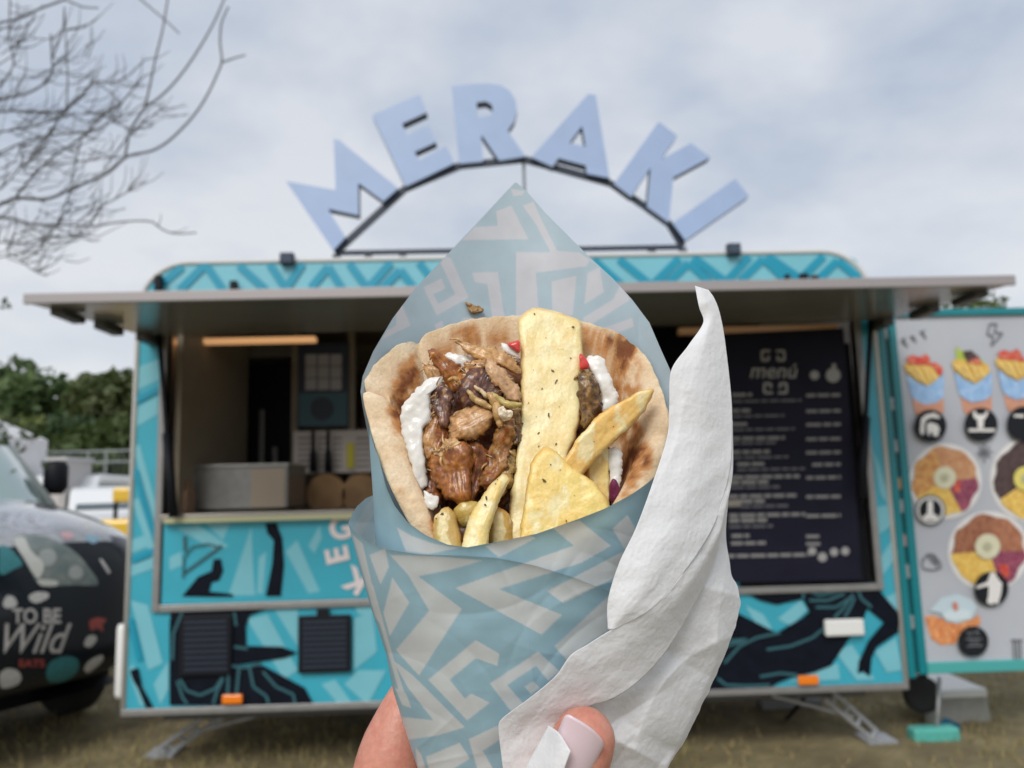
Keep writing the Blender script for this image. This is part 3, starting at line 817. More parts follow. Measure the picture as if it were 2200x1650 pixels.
fp(C10([(490, 1020), (560, 980), (700, 980), (735, 1010), (720, 1060), (600, 1080), (510, 1060)]), mat('print_cloth_fold', (.62, .72, .76), .5), 2, 'printed_paper')
fp(C10([(575, 920), (615, 920), (625, 985), (590, 990)]), mat('print_small_red', (.6, .2, .14), .5), 3, 'printed_paper')
badge(2091, 1378, 33, [])
bl = MB()
stroke(bl, C10([(700, 1160), (710, 1190), (740, 1190), (745, 1160)]), 3, YD-.026)
stroke(bl, C10([(770, 1195), (780, 1155), (800, 1195)]), 3, YD-.026)
stroke(bl, C10([(690, 1230), (820, 1230)]), 4, YD-.026); stroke(bl, C10([(700, 1290), (830, 1285)]), 4, YD-.026); stroke(bl, C10([(720, 1260), (800, 1258)]), 3, YD-.026)
build_each(bl, 'badge_emblem', M_grey, door)
dd = MB()
for P in ([(150, 380), (175, 350), (165, 330)], [(165, 375), (200, 410)], [(225, 345), (255, 320)], [(240, 340), (270, 375)], [(310, 310), (340, 270)], [(325, 310), (355, 345)], [(140, 350), (185, 380)], [(220, 320), (260, 350)], [(300, 280), (345, 320)],
          [(870, 310), (890, 220), (950, 220), (930, 290), (1000, 300), (905, 405), (920, 320), (870, 310)],
          [(845, 1230), (845, 1390)], [(780, 1310), (915, 1300)], [(800, 1260), (895, 1350)], [(800, 1350), (890, 1255)]):
    stroke(dd, C9(P), 3.5, YD-.004)
for P in ([(320, 620), (320, 570), (370, 510), (420, 520), (470, 580), (480, 630), (410, 650), (340, 640), (320, 620)], [(370, 530), (430, 600)], [(400, 520), (450, 590), (440, 620)],
          [(1070, 1240), (1170, 1240)], [(1090, 1250), (1100, 1410)], [(1120, 1250), (1128, 1410)], [(1150, 1250), (1155, 1410)]):
    stroke(dd, C10(P), 3.5, YD-.004)
build_each(dd, 'line_drawing', M_grey, door)

# ------------------------------------------------------------------ small things by the door
br_ = thing('broom', tuple(GP(2010, 1612)), 'light teal broom head with a grey handle leaning under the picture board', 'broom')
bY = .16
pbox(MB(), 1966, 1566, 2066, 1616, bY, bY+.09).build('broom_head', mat('teal_plastic', (.09, .42, .36), .5, var=.15, vscale=30), br_, bevel=.015)
MB().tube([TP(2012, 1600, bY+.04), TP(2018, 1455, bY+.05)], .011, 8).build('handle', M_galv, br_, True)
MB().add([TP(x, y, yy) for yy in (bY+.1, bY+.2) for x, y in ((2006, 1570), (2066, 1572), (2062, 1556), (2030, 1540))], [(3, 2, 1, 0), (4, 5, 6, 7), (0, 1, 5, 4), (1, 2, 6, 5), (2, 3, 7, 6), (3, 0, 4, 7)]).build('scoop', mat('blue_plastic', (.01, .08, .14), .5), br_)
cr_ = thing('crate', tuple(GP(2060, 1590)), 'translucent white plastic crate standing on the grass behind the broom', 'crate')
M_crate = mat('milky_plastic', (.42, .42, .38), .5, trans=.25, var=.1, vscale=10)
cY = .45
P = [(1985, 1494), (2118, 1490), (2138, 1588), (1990, 1592)]
MB().add([TP(x, y, yy) for yy in (cY, cY+.35) for x, y in P], [(0, 1, 2, 3), (7, 6, 5, 4), (1, 0, 4, 5), (2, 1, 5, 6), (3, 2, 6, 7), (0, 3, 7, 4)]).build('tub', M_crate, cr_, bevel=.012)
pbox(MB(), 1980, 1482, 2122, 1500, cY-.015, cY+.36).build('rim', M_white, cr_, bevel=.006)
jw = MB(); c = TP(1978, 1490, .35)
jw.lathe((c.x, .3, c.z), (0, 1, 0), [(0, .0), (0, .055), (.01, .085), (.02, .1), (.06, .1), (.07, .085), (.07, 0)], 24)
jw.tube([(c.x, .33, c.z), (c.x+.05, .33, c.z+.35)], .02, 8)
tag(jw.build('jockey_wheel', M_tyre, None, True), 'black jockey wheel behind the picture board hinge', 'wheel')
rc = MB(); pbox(rc, 1800, 1462, 1868, 1522, 1.2, 1.5)
tag(rc.build('jerry_can', mat('red_plastic', (.45, .02, .02), .45), bevel=.02), 'red plastic can lying on the grass behind the trailer leg', 'can')
cb = MB(); cb.tube([TP(1745, 1478, .5), TP(1720, 1510, .5), GP(1690, 1545)], .012, 6)
tag(cb.build('power_cable', M_black, None, True), 'black cable hanging from under the trailer to the grass', 'cable')
tr_ = MB(); a = GP(1700, 1525); tr_.box(a.x-.18, a.x+.2, a.y, a.y+.12, .05, .10)
tag(tr_.build('chock', mat('grey_block', (.2, .2, .2), .7), bevel=.01), 'grey block on the ground beneath the trailer floor', 'block')

# ------------------------------------------------------------------ van
van = thing('parked_van', (-3.2, 1.2, .05), 'glossy black van covered with stickers, parked left of the trailer', 'van')
M_van = mat('black_car_paint', (0.006, 0.010, 0.016), 0.3, spec=.25, coat=.22, var=.1, vscale=3)
M_hood = mat('black_hood_sky_sheen', (0.20, 0.205, 0.215), 0.16, coat=1.0, col2=(.33, .34, .36), vscale=6, var=.2)  # black hood; the sky's silver reflection is painted into its base colour
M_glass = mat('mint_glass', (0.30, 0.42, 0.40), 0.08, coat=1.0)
phi = math.radians(58)
O = Vector((-2.52, 0.14, 0))
def vloc(lx, ly, z):
    return Vector((O.x+lx*math.cos(phi)-ly*math.sin(phi), O.y+lx*math.sin(phi)+ly*math.cos(phi), z))
prof = [(0.36, .30, .80), (.10, .34, .88), (.02, .50, .91), (0, .70, .92), (.03, .92, .92), (.12, 1.08, .92), (.28, 1.18, .91), (.6, 1.27, .9), (.95, 1.335, .88), (1.12, 1.36, .86)]
prof2 = [(1.12, 1.36, .86), (1.45, 1.66, .82), (1.80, 1.96, .76)]
prof3 = [(1.80, 1.96, .76), (2.05, 2.04, .75), (4.4, 2.05, .75)]
def loft(pr, nS=33, inset=0.0):
    v = []; f = []
    for ly, z, hw in pr:
        for i in range(nS):
            s = -1+2*i/(nS-1)
            sw = 0.42*abs(s)**3.2*(1 if ly < 1.2 else .8)
            v.append(vloc(hw*s, ly+sw, z+.12-0.10*abs(s)**3*(1 if z > 1 else 0)))
    for j in range(len(pr)-1):
        for i in range(nS-1):
            a = j*nS+i
            f.append((a, a+1, a+1+nS, a+nS))
    return v, f
bodyv, bodyf = loft([tuple(p) for p in spline(prof, 40)])
split = [k for k, q in enumerate(bodyf)]
# hood faces are those above the front edge
body = MB().add(bodyv, [q for q in bodyf if min(bodyv[i].z for i in q) < 1.19]); body.build('front_body', M_van, van, True)
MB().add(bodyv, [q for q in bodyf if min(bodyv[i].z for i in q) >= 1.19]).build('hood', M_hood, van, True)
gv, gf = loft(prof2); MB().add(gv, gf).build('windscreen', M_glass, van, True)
rv, rf = loft(prof3); MB().add(rv, rf).build('roof', M_van, van, True)
for s in (-1, 1):
    sd = MB()
    q = [(0.60, .40), (.55, .9), (.72, 1.15), (1.5, 1.36), (2.2, 1.97), (4.4, 2.05), (4.4, .32)]
    sd.add([vloc(s*(.79 if z < 1.3 else .76), ly, z) for ly, z in q] + [vloc(s*.4, ly, z) for ly, z in q],
           [tuple(range(7)), tuple(range(13, 6, -1))] + [(k, k+7, (k+1) % 7+7, (k+1) % 7) for k in range(7)])
    sd.build('side_panel', M_van, van)
    pil = MB(); pil.tube([vloc(s*.84, 1.45, 1.40), vloc(s*.745, 2.12, 2.0)], .03, 8); pil.build('window_pillar', mat('pillar_grey', (.25, .28, .27), .4), van, True)
    mi = MB(); c = vloc(s*1.02, 1.75, 1.62); mi.lathe(c, (0, 0, 1), [(-.13, 0), (-.13, .05), (-.08, .085), (.08, .085), (.12, .06), (.13, 0)], 16)
    mi.build('wing_mirror', M_black, van, True)
    for ly in (1.0, 3.6):
        wl = MB(); wl.lathe(vloc(s*.66, ly, .37), vloc(s, 0, 0)-vloc(0, 0, 0), [(0, .2), (0, .29), (.03, .32), (.17, .32), (.2, .29), (.2, .0)], 28)
        wl.build('wheel', M_tyre, van, True)
MB().add([vloc(x, y, z) for x, y, z in ((-.9, 4.4, .32), (.9, 4.4, .32), (.75, 4.4, 2.05), (-.75, 4.4, 2.05))], [(0, 1, 2, 3)]).build('rear_panel', M_van, van)
MB().add([vloc(x, y, .31) for x, y in ((-.8, .4), (.8, .4), (.8, 4.4), (-.8, 4.4))], [(0, 1, 2, 3)]).build('underbody', M_black, van)
bvh = BVHTree.FromPolygons(bodyv, bodyf)
def cast(px, py, off=.004):
    d = ray(px, py).normalized()
    h = bvh.ray_cast(CAM, d)
    if h[0] is None:
        return None
    return h[0] - d*off
def on_van(name, pts, m, off=.004, grid=10):
    # sticker: polygon rasterised to a fan of rings so that it follows the curved skin
    P = spline(pts, 40, True) if len(pts) > 4 else spline(pts, 40, True)
    c = P.mean(0)
    v = []; f = []
    for k in range(6):
        for p in P:
            q = cast(*(c+(p-c)*(1-k/6)), off=off+.0*k)
            if q is None: return None
            v.append(q)
    v.append(cast(*c, off=off))
    n = len(P)
    for k in range(5):
        for i in range(n):
            a, b = k*n+i, k*n+(i+1) % n
            f.append((a, b, b+n, a+n))
    for i in range(n): f.append((5*n+i, 5*n+(i+1) % n, 6*n))
    return mesh_obj(name, v, f, m, van, True)
C11 = lambda P: [(x*.25445, 1080+y*.25445) for x, y in P]
M_hl = mat('headlight_lens', (.19, .215, .20), .2, coat=.6, metal=.2, col2=(.10, .14, .14), vscale=11)
M_refl = mat('headlight_reflector', (.46, .47, .44), .3)
on_van('headlight', C11([(110, 320), (160, 275), (330, 275), (520, 340), (660, 440), (760, 560), (830, 690), (640, 695), (430, 700), (320, 680), (230, 530), (150, 400)]), M_hl, .006)
on_van('headlight_bulb', C11([(115, 320), (200, 290), (260, 400), (370, 520), (330, 640), (280, 600), (210, 480)]), M_refl, .009)
on_van('headlight_bulb', C11([(320, 650), (480, 660), (480, 700), (350, 700)]), M_refl, .009)
M_bz = mat('headlight_bezel', (.12, .14, .135), .3, coat=.5)
M_rf2 = mat('lamp_bowl', (.30, .33, .32), .25, .3, coat=.5)
for cx_, cy_, r_ in ((400, 460, 95), (640, 590, 75)):
    on_van('headlight_bezel', C11(disc(cx_, cy_, r_, n=12)), M_bz, .0075)
    on_van('headlight_reflector', C11(disc(cx_, cy_, r_*.8, n=12)), M_rf2, .0085)
M_sw = mat('white_sticker', (.48, .48, .47), .5, var=.25, vscale=30)
M_st = mat('teal_sticker', (.03, .17, .19), .5, var=.3, vscale=30)
M_sr = mat('red_sticker', (.30, .06, .055), .5, var=.3, vscale=30)
for P, m in (([(245, 790), (300, 755), (400, 760), (410, 800), (320, 845), (260, 830)], M_sw), ([(25, 850), (60, 785), (120, 800), (145, 860), (90, 890), (40, 885)], M_sw),
             ([(0, 1450), (60, 1400), (150, 1420), (180, 1490), (120, 1550), (10, 1560)], M_sw), ([(390, 1440), (430, 1340), (560, 1295), (660, 1330), (650, 1430), (540, 1510), (420, 1515)], M_st),
             ([(710, 1400), (760, 1330), (860, 1285), (870, 1330), (800, 1400), (740, 1440)], M_sw), ([(710, 1200), (740, 1130), (800, 1120), (815, 1160), (760, 1220)], M_sw),
             ([(755, 1000), (820, 970), (900, 985), (870, 1030), (870, 1090), (820, 1060), (770, 1080)], M_sr),
             ([(0, 370), (60, 370), (130, 430), (190, 520), (120, 560), (0, 600)], M_st), ([(840, 480), (860, 475), (930, 580), (915, 600)], M_sw)):
    on_van('sticker', C11(P), m)
M_hs = mat('hood_script', (.40, .41, .46), .3, var=.3, vscale=18)
for P, m in (([(60, 150), (120, 90), (150, 95), (100, 160), (130, 225), (100, 220)], M_hs), ([(170, 110), (260, 80), (270, 95), (200, 130), (250, 190), (225, 200)], M_hs), ([(280, 150), (340, 75), (360, 80), (330, 150), (400, 190), (380, 210)], M_hs),
             ([(160, 225), (300, 240), (450, 215), (450, 228), (300, 256), (160, 240)], M_hs),
             ([(510, 260), (590, 245), (620, 290), (560, 305)], mat('pink_sticker', (.5, .3, .32), .4)), ([(720, 280), (800, 275), (840, 310), (790, 345), (740, 320)], mat('blue_sticker', (.22, .36, .46), .4)),
             ([(690, 175), (740, 165), (765, 205), (720, 215)], M_sw)):
    on_van('sticker', C11(P), m)
def van_text(txt, cx, cy, size, m, shear=0.0, bold=0.0, sq=1.0):
    def pl(x, y, z=0):
        q = cast(cx+x*sq, cy-y, .006)
        return q if q is not None else cast(cx, cy, .006)
    text_obj(txt, size, m, van, 'lettering', shear, pl, bold=bold)
M_vt = mat('silver_lettering', (.42, .41, .40), .5)
van_text('TO BE', 79, 1325, 44, M_vt, bold=1.2, sq=.86)
van_text('Wild', 62, 1375, 92, M_vt, shear=.45, bold=.6, sq=.80)
van_text('EATS', 68, 1426, 22, M_sr, bold=.8, sq=1.15)

# ------------------------------------------------------------------ background field
tent = thing('marquee', (-9.2, 11, .05), 'white party tent with a pitched roof beyond the black van', 'tent')
M_tent = mat('tent_cloth', (.86, .85, .86), .7, trans=.25, var=.08, vscale=1.2, bump=.03, bscale=2)
tY = 11.0
c1 = TP(104, 928, tY+5); c1.z = TP(60, 925, tY+2).z
tw = MB()
tw.add([(c1.x, tY, c1.z), (c1.x-6, tY, c1.z), (c1.x-6, tY+5, c1.z), (c1.x, tY+5, c1.z), (c1.x-3, tY+2.5, c1.z+1.7)], [(0, 1, 4), (1, 2, 4), (2, 3, 4), (3, 0, 4)])
tw.build('tent_roof', M_tent, tent)
MB().box(c1.x-6, c1.x, tY, tY+.02, .05, c1.z-.002).box(c1.x-.02, c1.x-.001, tY+.03, tY+5, .05, c1.z-.002).build('tent_wall', M_tent, tent)
vl = MB()
for k in range(12):
    x = c1.x-6+k*.5
    vl.add([(x, tY-.03, c1.z+.02), (x+.5, tY-.03, c1.z+.02), (x+.5, tY-.03, c1.z-.2), (x+.25, tY-.05, c1.z-.3), (x, tY-.03, c1.z-.2)], [(4, 3, 2, 1, 0)])
build_each(vl, 'valance', M_tent, tent)

fence = thing('mesh_fence', (-12, 16, .05), 'grey mesh site fence of tubes and wires before the trees', 'fence')
fY = 16.0
fa = TP(105, 972, fY); fbp = TP(290, 966, fY)
M_fen = mat('fence_steel', (.32, .34, .34), .5, .5)
zt = fa.z
x = fa.x-6
k = 0
while x < fa.x+9:
    MB().tube([(x, fY, .05), (x, fY, zt)], .025, 6).build('post', M_fen, fence)
    if k % 2 == 0:
        MB().tube([(x+.45, fY, .05), (x+.45, fY, zt)], .025, 6).build('post', M_fen, fence)
    x += 1.75; k += 1
for zz in (zt, zt-.28, zt-1.2, .25):
    MB().tube([(fa.x-6, fY-.03, zz), (fa.x+9, fY-.03, zz)], .022, 6).build('rail', M_fen, fence)
wm = MB()
for i in range(110):
    xx = fa.x-6+i*15/110
    wm.box(xx-.003, xx+.003, fY-.004, fY+.004, .1, zt)
wo = wm.build('wire', M_fen, fence); wo['kind'] = 'stuff'

def simple_vehicle(name, x, y, L_, W_, H_, hood, m, m2, label, rot=0.0, stripe=None):
    t = thing(name, (x, y, .05), label, 'van' if H_ > 1.7 else 'car')
    cr, sr = math.cos(rot), math.sin(rot)
    def T(v): return (x+v[0]*cr-v[1]*sr, y+v[0]*sr+v[1]*cr, .05+v[2])
    h = W_/2
    side = [(-L_/2, .35), (L_/2, .35), (L_/2, .75), (L_/2-.1, .95), (L_/2-hood, 1.08), (L_/2-hood-.6, H_-.06), (L_/2-hood-.9, H_), (-L_/2+.3, H_), (-L_/2, H_-.5)]
    n = len(side)
    b = MB(); b.add([T((a, -h, z)) for a, z in side]+[T((a, h, z)) for a, z in side], [tuple(range(n)), tuple(range(2*n-1, n-1, -1))]+[(k, k+n, (k+1) % n+n, (k+1) % n) for k in range(n)])
    b.build('body', m, t, bevel=.06)
    for sgn in (-1, 1):
        wi = MB(); wi.add([T((a, sgn*(h+.004), z)) for a, z in ((L_/2-hood-.15, 1.1), (L_/2-hood-.62, H_-.18), (-L_/2+.4, H_-.18), (-L_/2+.3, 1.1))], [(0, 1, 2, 3)]); wi.build('side_window', m2, t)
    ws = MB(); ws.add([T((L_/2-hood+.01-.08, yy, 1.16)) for yy in (-h*.85, h*.85)]+[T((L_/2-hood-.56+.01, yy, H_-.14)) for yy in (h*.8, -h*.8)], [(0, 1, 2, 3)]); ws.build('windscreen', m2, t)
    for a in (-L_/2+.8, L_/2-.8):
        for sgn in (-1, 1):
            wl = MB(); wl.lathe(T((a, sgn*(h-.16), .33)), (sr*-sgn, cr*sgn, 0), [(0, 0), (0, .28), (.03, .32), (.17, .32), (.19, .28), (.19, 0)], 20); wl.build('wheel', M_tyre, t, True)
    if stripe:
        sp = MB()
        for sgn in (-1, 1):
            sp.add([T((a, sgn*(h+.006), z)) for a, z in ((-L_/2+.1, .6), (L_/2-.2, .6), (L_/2-.2, .85), (-L_/2+.1, .85))], [(0, 1, 2, 3)])
        build_each(sp, 'side_stripe', stripe, t)
    return t
M_vw = mat('white_paint', (.74, .75, .76), .3, coat=.5)
M_vy = mat('yellow_paint', (.72, .45, .03), .35, coat=.4)
M_dkg = mat('dark_glass', (.10, .13, .14), .08)
p1 = TP(232, 1060, 13.0); p2 = TP(180, 1060, 14.5); p3 = TP(262, 1040, 11.0)
simple_vehicle('parked_car', p1.x+.2, 13.0, 3.9, 1.75, 1.62, 1.0, M_vw, M_dkg, 'white hatchback with an orange side stripe by the fence', math.radians(-65), M_vy)
simple_vehicle('delivery_van', p2.x-.6, 15.0, 4.6, 1.8, 1.95, .9, M_vw, M_dkg, 'white van with a yellow band, half hidden behind the mirror of the black van', math.radians(-80), mat('lemon_band', (.70, .64, .08), .4))
dg = thing('site_dumper', (p3.x+.35, 10.6, .05), 'yellow site machine with a raised hood beside the white hatchback', 'digger')
MB().box(p3.x-.1, p3.x+.9, 10.3, 11.3, .55, 1.05).build('engine_hood', M_vy, dg, bevel=.08)
MB().box(p3.x+.1, p3.x+.9, 10.4, 11.2, 1.35, 1.62).build('cab_roof', M_vy, dg, bevel=.05)
for sx in (.15, .85):
    MB().box(p3.x+sx-.03, p3.x+sx+.03, 10.45, 10.5, 1.051, 1.349).build('cab_post', M_black, dg)
for sx in (0.05, .75):
    MB().lathe((p3.x+sx, 10.12, .38), (0, 1, 0), [(0, 0), (0, .26), (.04, .33), (.2, .33), (.22, .28), (.22, 0)], 20).build('wheel', M_tyre, dg, True)
    MB().lathe((p3.x+sx, 10.10, .38), (0, 1, 0), [(0, 0), (0, .16), (.02, .16)], 16).build('wheel_hub', mat('orange_hub', (.75, .28, .03), .5), dg, True)
cbx = thing('site_toilet', tuple(GP(118, 1200)), 'pale grey site cabin between the tent and the white van', 'cabin')
ca0 = TP(104, 990, 13.5); ca1 = TP(140, 1052, 13.5)
MB().box(ca0.x, ca1.x, 13.5, 14.6, .05, ca0.z).build('cabin_wall', mat('cabin_grey', (.45, .43, .42), .6), cbx)
MB().box(ca0.x-.03, ca1.x+.03, 13.45, 14.65, ca0.z+.001, ca0.z+.08).build('cabin_roof', mat('cabin_roof_grey', (.5, .5, .5), .6), cbx)
MB().box(ca0.x+.08, ca1.x-.1, 13.48, 13.499, .2, ca0.z-.1).build('cabin_door', mat('cabin_door', (.52, .48, .46), .5), cbx)

# trees
M_bark = mat('bark', (.075, .06, .05), .9, var=.3, vscale=8)
def leaf_mesh(centres, rads, n, size, c0, c1, seed):
    r = np.random.default_rng(seed)
    k = r.choice(len(centres), n, p=np.array(rads)**2/np.sum(np.array(rads)**2))
    d = r.normal(size=(n, 3)); d /= np.linalg.norm(d, axis=1)[:, None]
    rad = r.uniform(.35, 1.05, n)**.6
    p = np.array(centres)[k] + d*(np.array(rads)[k]*rad)[:, None]*np.array([1, 1, .85])
    a = r.normal(size=(n, 3)); a /= np.linalg.norm(a, axis=1)[:, None]
    b = np.cross(a, r.normal(size=(n, 3))); b /= np.linalg.norm(b, axis=1)[:, None]
    s = r.uniform(.5, 1.2, n)[:, None]*size
    V = np.stack([p-a*s, p-b*s*.55, p+a*s, p+b*s*.55], 1).reshape(-1, 3)
    t = r.uniform(0, 1, (len(centres), 1))[k]*.6+r.uniform(0, .4, (n, 1))
    c = np.array(c0)*(1-t)+np.array(c1)*t
    return V, np.arange(n*4).reshape(-1, 4), np.repeat(c, 4, 0)
M_leaf = mat('leaves', (1, 1, 1), .6, attr=True, trans=.3)
def tree(x, y, h, w_, label, seed, c0, c1, n=1500, size=.22, group='trees beyond the field'):
    r = random.Random(seed)
    t = thing('tree', (x, y, .05), label, 'tree', group)
    mb = MB(); mb.tube([(x, y, .05), (x+.1, y, h*.3), (x-.1, y+.1, h*.6)], [.22, .16, .08], 8)
    for k in range(5):
        a = r.uniform(0, 6.28); zz = h*r.uniform(.25, .5)
        mb.tube([(x, y, zz), (x+math.cos(a)*w_*.3, y+math.sin(a)*w_*.3, zz+h*.15), (x+math.cos(a)*w_*.55, y+math.sin(a)*w_*.55, zz+h*.28)], [.09, .06, .03], 6)
    mb.build('trunk', M_bark, t, True)
    cs = []; rs = []
    for k in range(16):
        a = r.uniform(0, 6.28); q = r.uniform(0, 1)**.6; zf = r.uniform(.12, .86)
        ww = w_*(1-.55*max(0, zf-.35)/.6)
        cs.append((x+math.cos(a)*q*ww*.75, y+math.sin(a)*q*ww*.75, h*zf)); rs.append(r.uniform(.35, .6)*w_*.75)
    cs.append((x, y, h*.88)); rs.append(w_*.32)
    V, F, c = leaf_mesh(cs, rs, n, size, c0, c1, seed)
    mesh_obj('crown', V, F, M_leaf, t, False, c)
G0, G1 = (.055, .10, .035), (.16, .225, .075)
B0, B1 = (.07, .105, .028), (.21, .245, .07)
tl_ = [(-38, 762, 30, 2.6, G0, G1, 'dark green tree with a rounded top behind the white tent'), (40, 752, 31, 2.3, G0, G1, 'dark green tree whose top stands highest, left of the trailer'),
       (95, 782, 29, 2.4, G0, G1, 'dark green tree with a broad crown, right of the highest tree'), (150, 800, 33, 2.3, B0, B1, 'paler thin topped tree in the middle of the tree row'),
       (205, 800, 31, 2.4, G0, G1, 'dark green tree in the row, left of the olive tree'), (258, 785, 27, 2.2, B0, (.085, .10, .03), 'olive brown tree just left of the trailer'),
       (320, 780, 30, 2.5, G0, G1, 'dark green tree partly behind the trailer edge'), (60, 890, 24, 2.0, B0, B1, 'low yellow green bushy tree above the tent roof'),
       (170, 900, 25, 1.9, G0, (.05, .085, .03), 'low dark bushy tree above the middle of the fence'), (235, 905, 24, 2.0, B0, (.08, .115, .03), 'low leafy tree above the yellow machine'), (115, 905, 24.5, 1.8, B0, (.07, .11, .03), 'low leafy tree right of the tent corner')]
for i, (px, py, Y, w_, c0, c1, lab) in enumerate(tl_):
    p = TP(px, py, Y-4.1)
    tree(p.x, Y-4.1, p.z, w_, lab, 100+i, c0, c1, n=2600)
pr = TP(2080, 596, 13)
tree(pr.x, 13, pr.z, 1.9, 'loose leafed green tree above the picture board', 300, (.06, .10, .03), (.16, .21, .07), n=3200, size=.12)
pr = TP(2230, 640, 15)
tree(pr.x, 15, pr.z, 1.9, 'loose leafed green tree at the far end of the picture board', 301, (.06, .10, .03), (.14, .2, .06), n=2600, size=.12)

# bare tree at the left
bt = thing('bare_tree', (-5.6, 1.3, .05), 'nearly leafless tree with drooping grey branches above the van', 'tree')
M_twig = mat('grey_bark', (.12, .12, .118), .9, var=.2, vscale=20)
C7 = lambda P: [(x*.36364, y*.36364) for x, y in P]
BR = [([(-300, 1290), (0, 1210), (90, 1170), (280, 1175), (420, 1115), (520, 1075), (640, 1020), (740, 930), (800, 910), (900, 890), (1000, 830), (1130, 700), (1220, 570), (1300, 400), (1312, 350), (1300, 250), (1310, 130), (1350, 40)], 9, 4),
 ([(740, 930), (750, 860), (775, 760), (850, 640), (880, 530), (920, 340), (960, 180), (990, 0), (1000, -60)], 6.5, 4),
 ([(850, 640), (960, 560), (1070, 440), (1180, 280), (1270, 120), (1330, -20)], 5.5, 4), ([(1310, 370), (1380, 345), (1450, 325)], 4, 3), ([(800, -30), (930, 80), (1000, 140), (1060, 200)], 4, 3),
 ([(-200, 190), (0, 135), (100, 110), (240, 50), (390, -5)], 5, 5), ([(390, 0), (490, 40), (580, 48)], 4, 3), ([(-200, 1270), (0, 1290), (60, 1285), (200, 1325), (400, 1330), (560, 1335), (680, 1315), (800, 1305), (900, 1310), (950, 1350), (1030, 1380), (1160, 1375)], 6, 3),
 ([(90, 1170), (160, 1080), (270, 965), (380, 880), (500, 800), (610, 680), (720, 600), (850, 450)], 5, 3), ([(270, 970), (400, 965), (560, 940), (700, 920)], 3.5, 3), ([(-200, 670), (0, 660), (130, 655), (330, 665), (390, 660)], 6, 4),
 ([(390, 660), (250, 830), (140, 1010)], 4, 3), ([(390, 660), (400, 480), (390, 250), (380, 40)], 4, 3), ([(390, 660), (480, 560), (560, 480), (650, 490), (740, 460), (860, 350)], 4, 2.5), ([(-200, 640), (0, 590), (180, 545), (300, 450), (305, 330), (300, 200)], 5, 3),
 ([(310, 340), (370, 180), (380, 50)], 3.5, 2.5), ([(-150, 800), (0, 780), (200, 745), (380, 690)], 4.5, 3), ([(-150, 960), (0, 900), (140, 840), (330, 800), (500, 780), (620, 740), (760, 670), (860, 600)], 4.5, 2.5), ([(450, 1320), (540, 1250), (690, 1170), (820, 1090)], 3.5, 3),
 ([(150, 1540), (270, 1430), (390, 1200), (450, 960)], 3.5, 2.5), ([(-100, 1440), (0, 1430), (150, 1440), (300, 1400), (490, 1405)], 4, 3), ([(-100, 1520), (0, 1520), (80, 1510), (200, 1600), (280, 1630)], 3.5, 2.5), ([(60, -30), (55, 250), (80, 380), (0, 520)], 3.5, 3), ([(210, 80), (140, 200), (70, 290)], 3, 2.5),
 ([(560, 480), (700, 600), (620, 740)], 3, 2), ([(720, 600), (700, 680)], 2.5, 2), ([(500, 660), (620, 690), (720, 740), (780, 800)], 3, 2), ([(620, 1000), (700, 880), (800, 760), (940, 650)], 3, 2), ([(0, 1120), (70, 1050), (130, 960), (110, 850)], 3.5, 2.5), ([(0, 1000), (90, 950), (120, 850)], 3, 2)]
rb = random.Random(5)
tw_ = MB()
for i, (P, r0, r1) in enumerate(BR):
    S = spline(C7(P), max(6, len(P)*3))
    Y0 = 1.3+rb.uniform(-.45, .45); Y1 = Y0+rb.uniform(-.3, .3)
    n = len(S)
    pts = [TP(S[k][0], S[k][1], Y0+(Y1-Y0)*k/n) for k in range(n)]
    sc_ = 5.4/FPX*.50
    b = MB(); b.tube(pts, [(r0+(r1-r0)*k/n)*sc_ for k in range(n)], 6); b.build('branch', M_twig, bt, True)
    if i in (8, 11, 13, 14, 16, 17, 18, 19, 20, 21, 22, 7, 10, 26, 27, 28):
        for _ in range(14):
            k = rb.randrange(1, n); a0 = rb.uniform(-1.4, .5); ln = rb.uniform(30, 95)
            p0 = S[k]; p1 = p0+ln*.5*np.array([math.cos(a0), math.sin(a0)]); p2 = p1+ln*.5*np.array([math.cos(a0-.4), math.sin(a0-.4)])
            yy = Y0+(Y1-Y0)*k/n
            tw_.tube([TP(*p0, yy), TP(*p1, yy+.05), TP(*p2, yy+.08)], [2.4*sc_, 1.9*sc_, 1.2*sc_], 5)
for _ in range(150):
    x, y = rb.uniform(-120, 200), rb.uniform(60, 560)
    a0 = rb.uniform(-1.2, .6); ln = rb.uniform(40, 130); yy = 1.3+rb.uniform(-.7, .7)
    p0 = np.array([x, y]); p1 = p0+ln*.5*np.array([math.cos(a0), math.sin(a0)]); p2 = p1+ln*.5*np.array([math.cos(a0-.5), math.sin(a0-.5)])
    tw_.tube([TP(*p0, yy), TP(*p1, yy), TP(*p2, yy)], [2.6*sc_, 2*sc_, 1.2*sc_], 5)
two = tw_.build('twig', M_twig, bt, True); two['kind'] = 'stuff'
MB().tube([(-5.6, 1.3, .05), (-5.55, 1.3, 1.3), (-5.4, 1.25, 2.4), (-5.1, 1.3, 3.3), (-4.8, 1.3, 4.6)], [.16, .13, .11, .09, .05], 10).build('trunk', M_bark, bt, True)
for (a, b) in (((-5.35, 1.25, 2.5), (-4.6, 1.3, 2.75)), ((-5.1, 1.3, 3.2), (-4.3, 1.3, 3.35)), ((-4.95, 1.3, 3.9), (-4.2, 1.3, 4.2))):
    MB().tube([a, b], [.06, .03], 8).build('branch', M_bark, bt, True)
lc = [tuple(TP(x, y, 1.0+z)) for x, y, z in ((10, 655, 0), (20, 905, .1), (60, 930, 0), (40, 960, .1), (90, 1000, 0), (30, 1012, 0), (0, 940, 0))]
V, F, c = leaf_mesh(lc, [.04, .06, .07, .05, .03, .03, .07], 130, .028, (.03, .05, .015), (.10, .13, .05), 77)
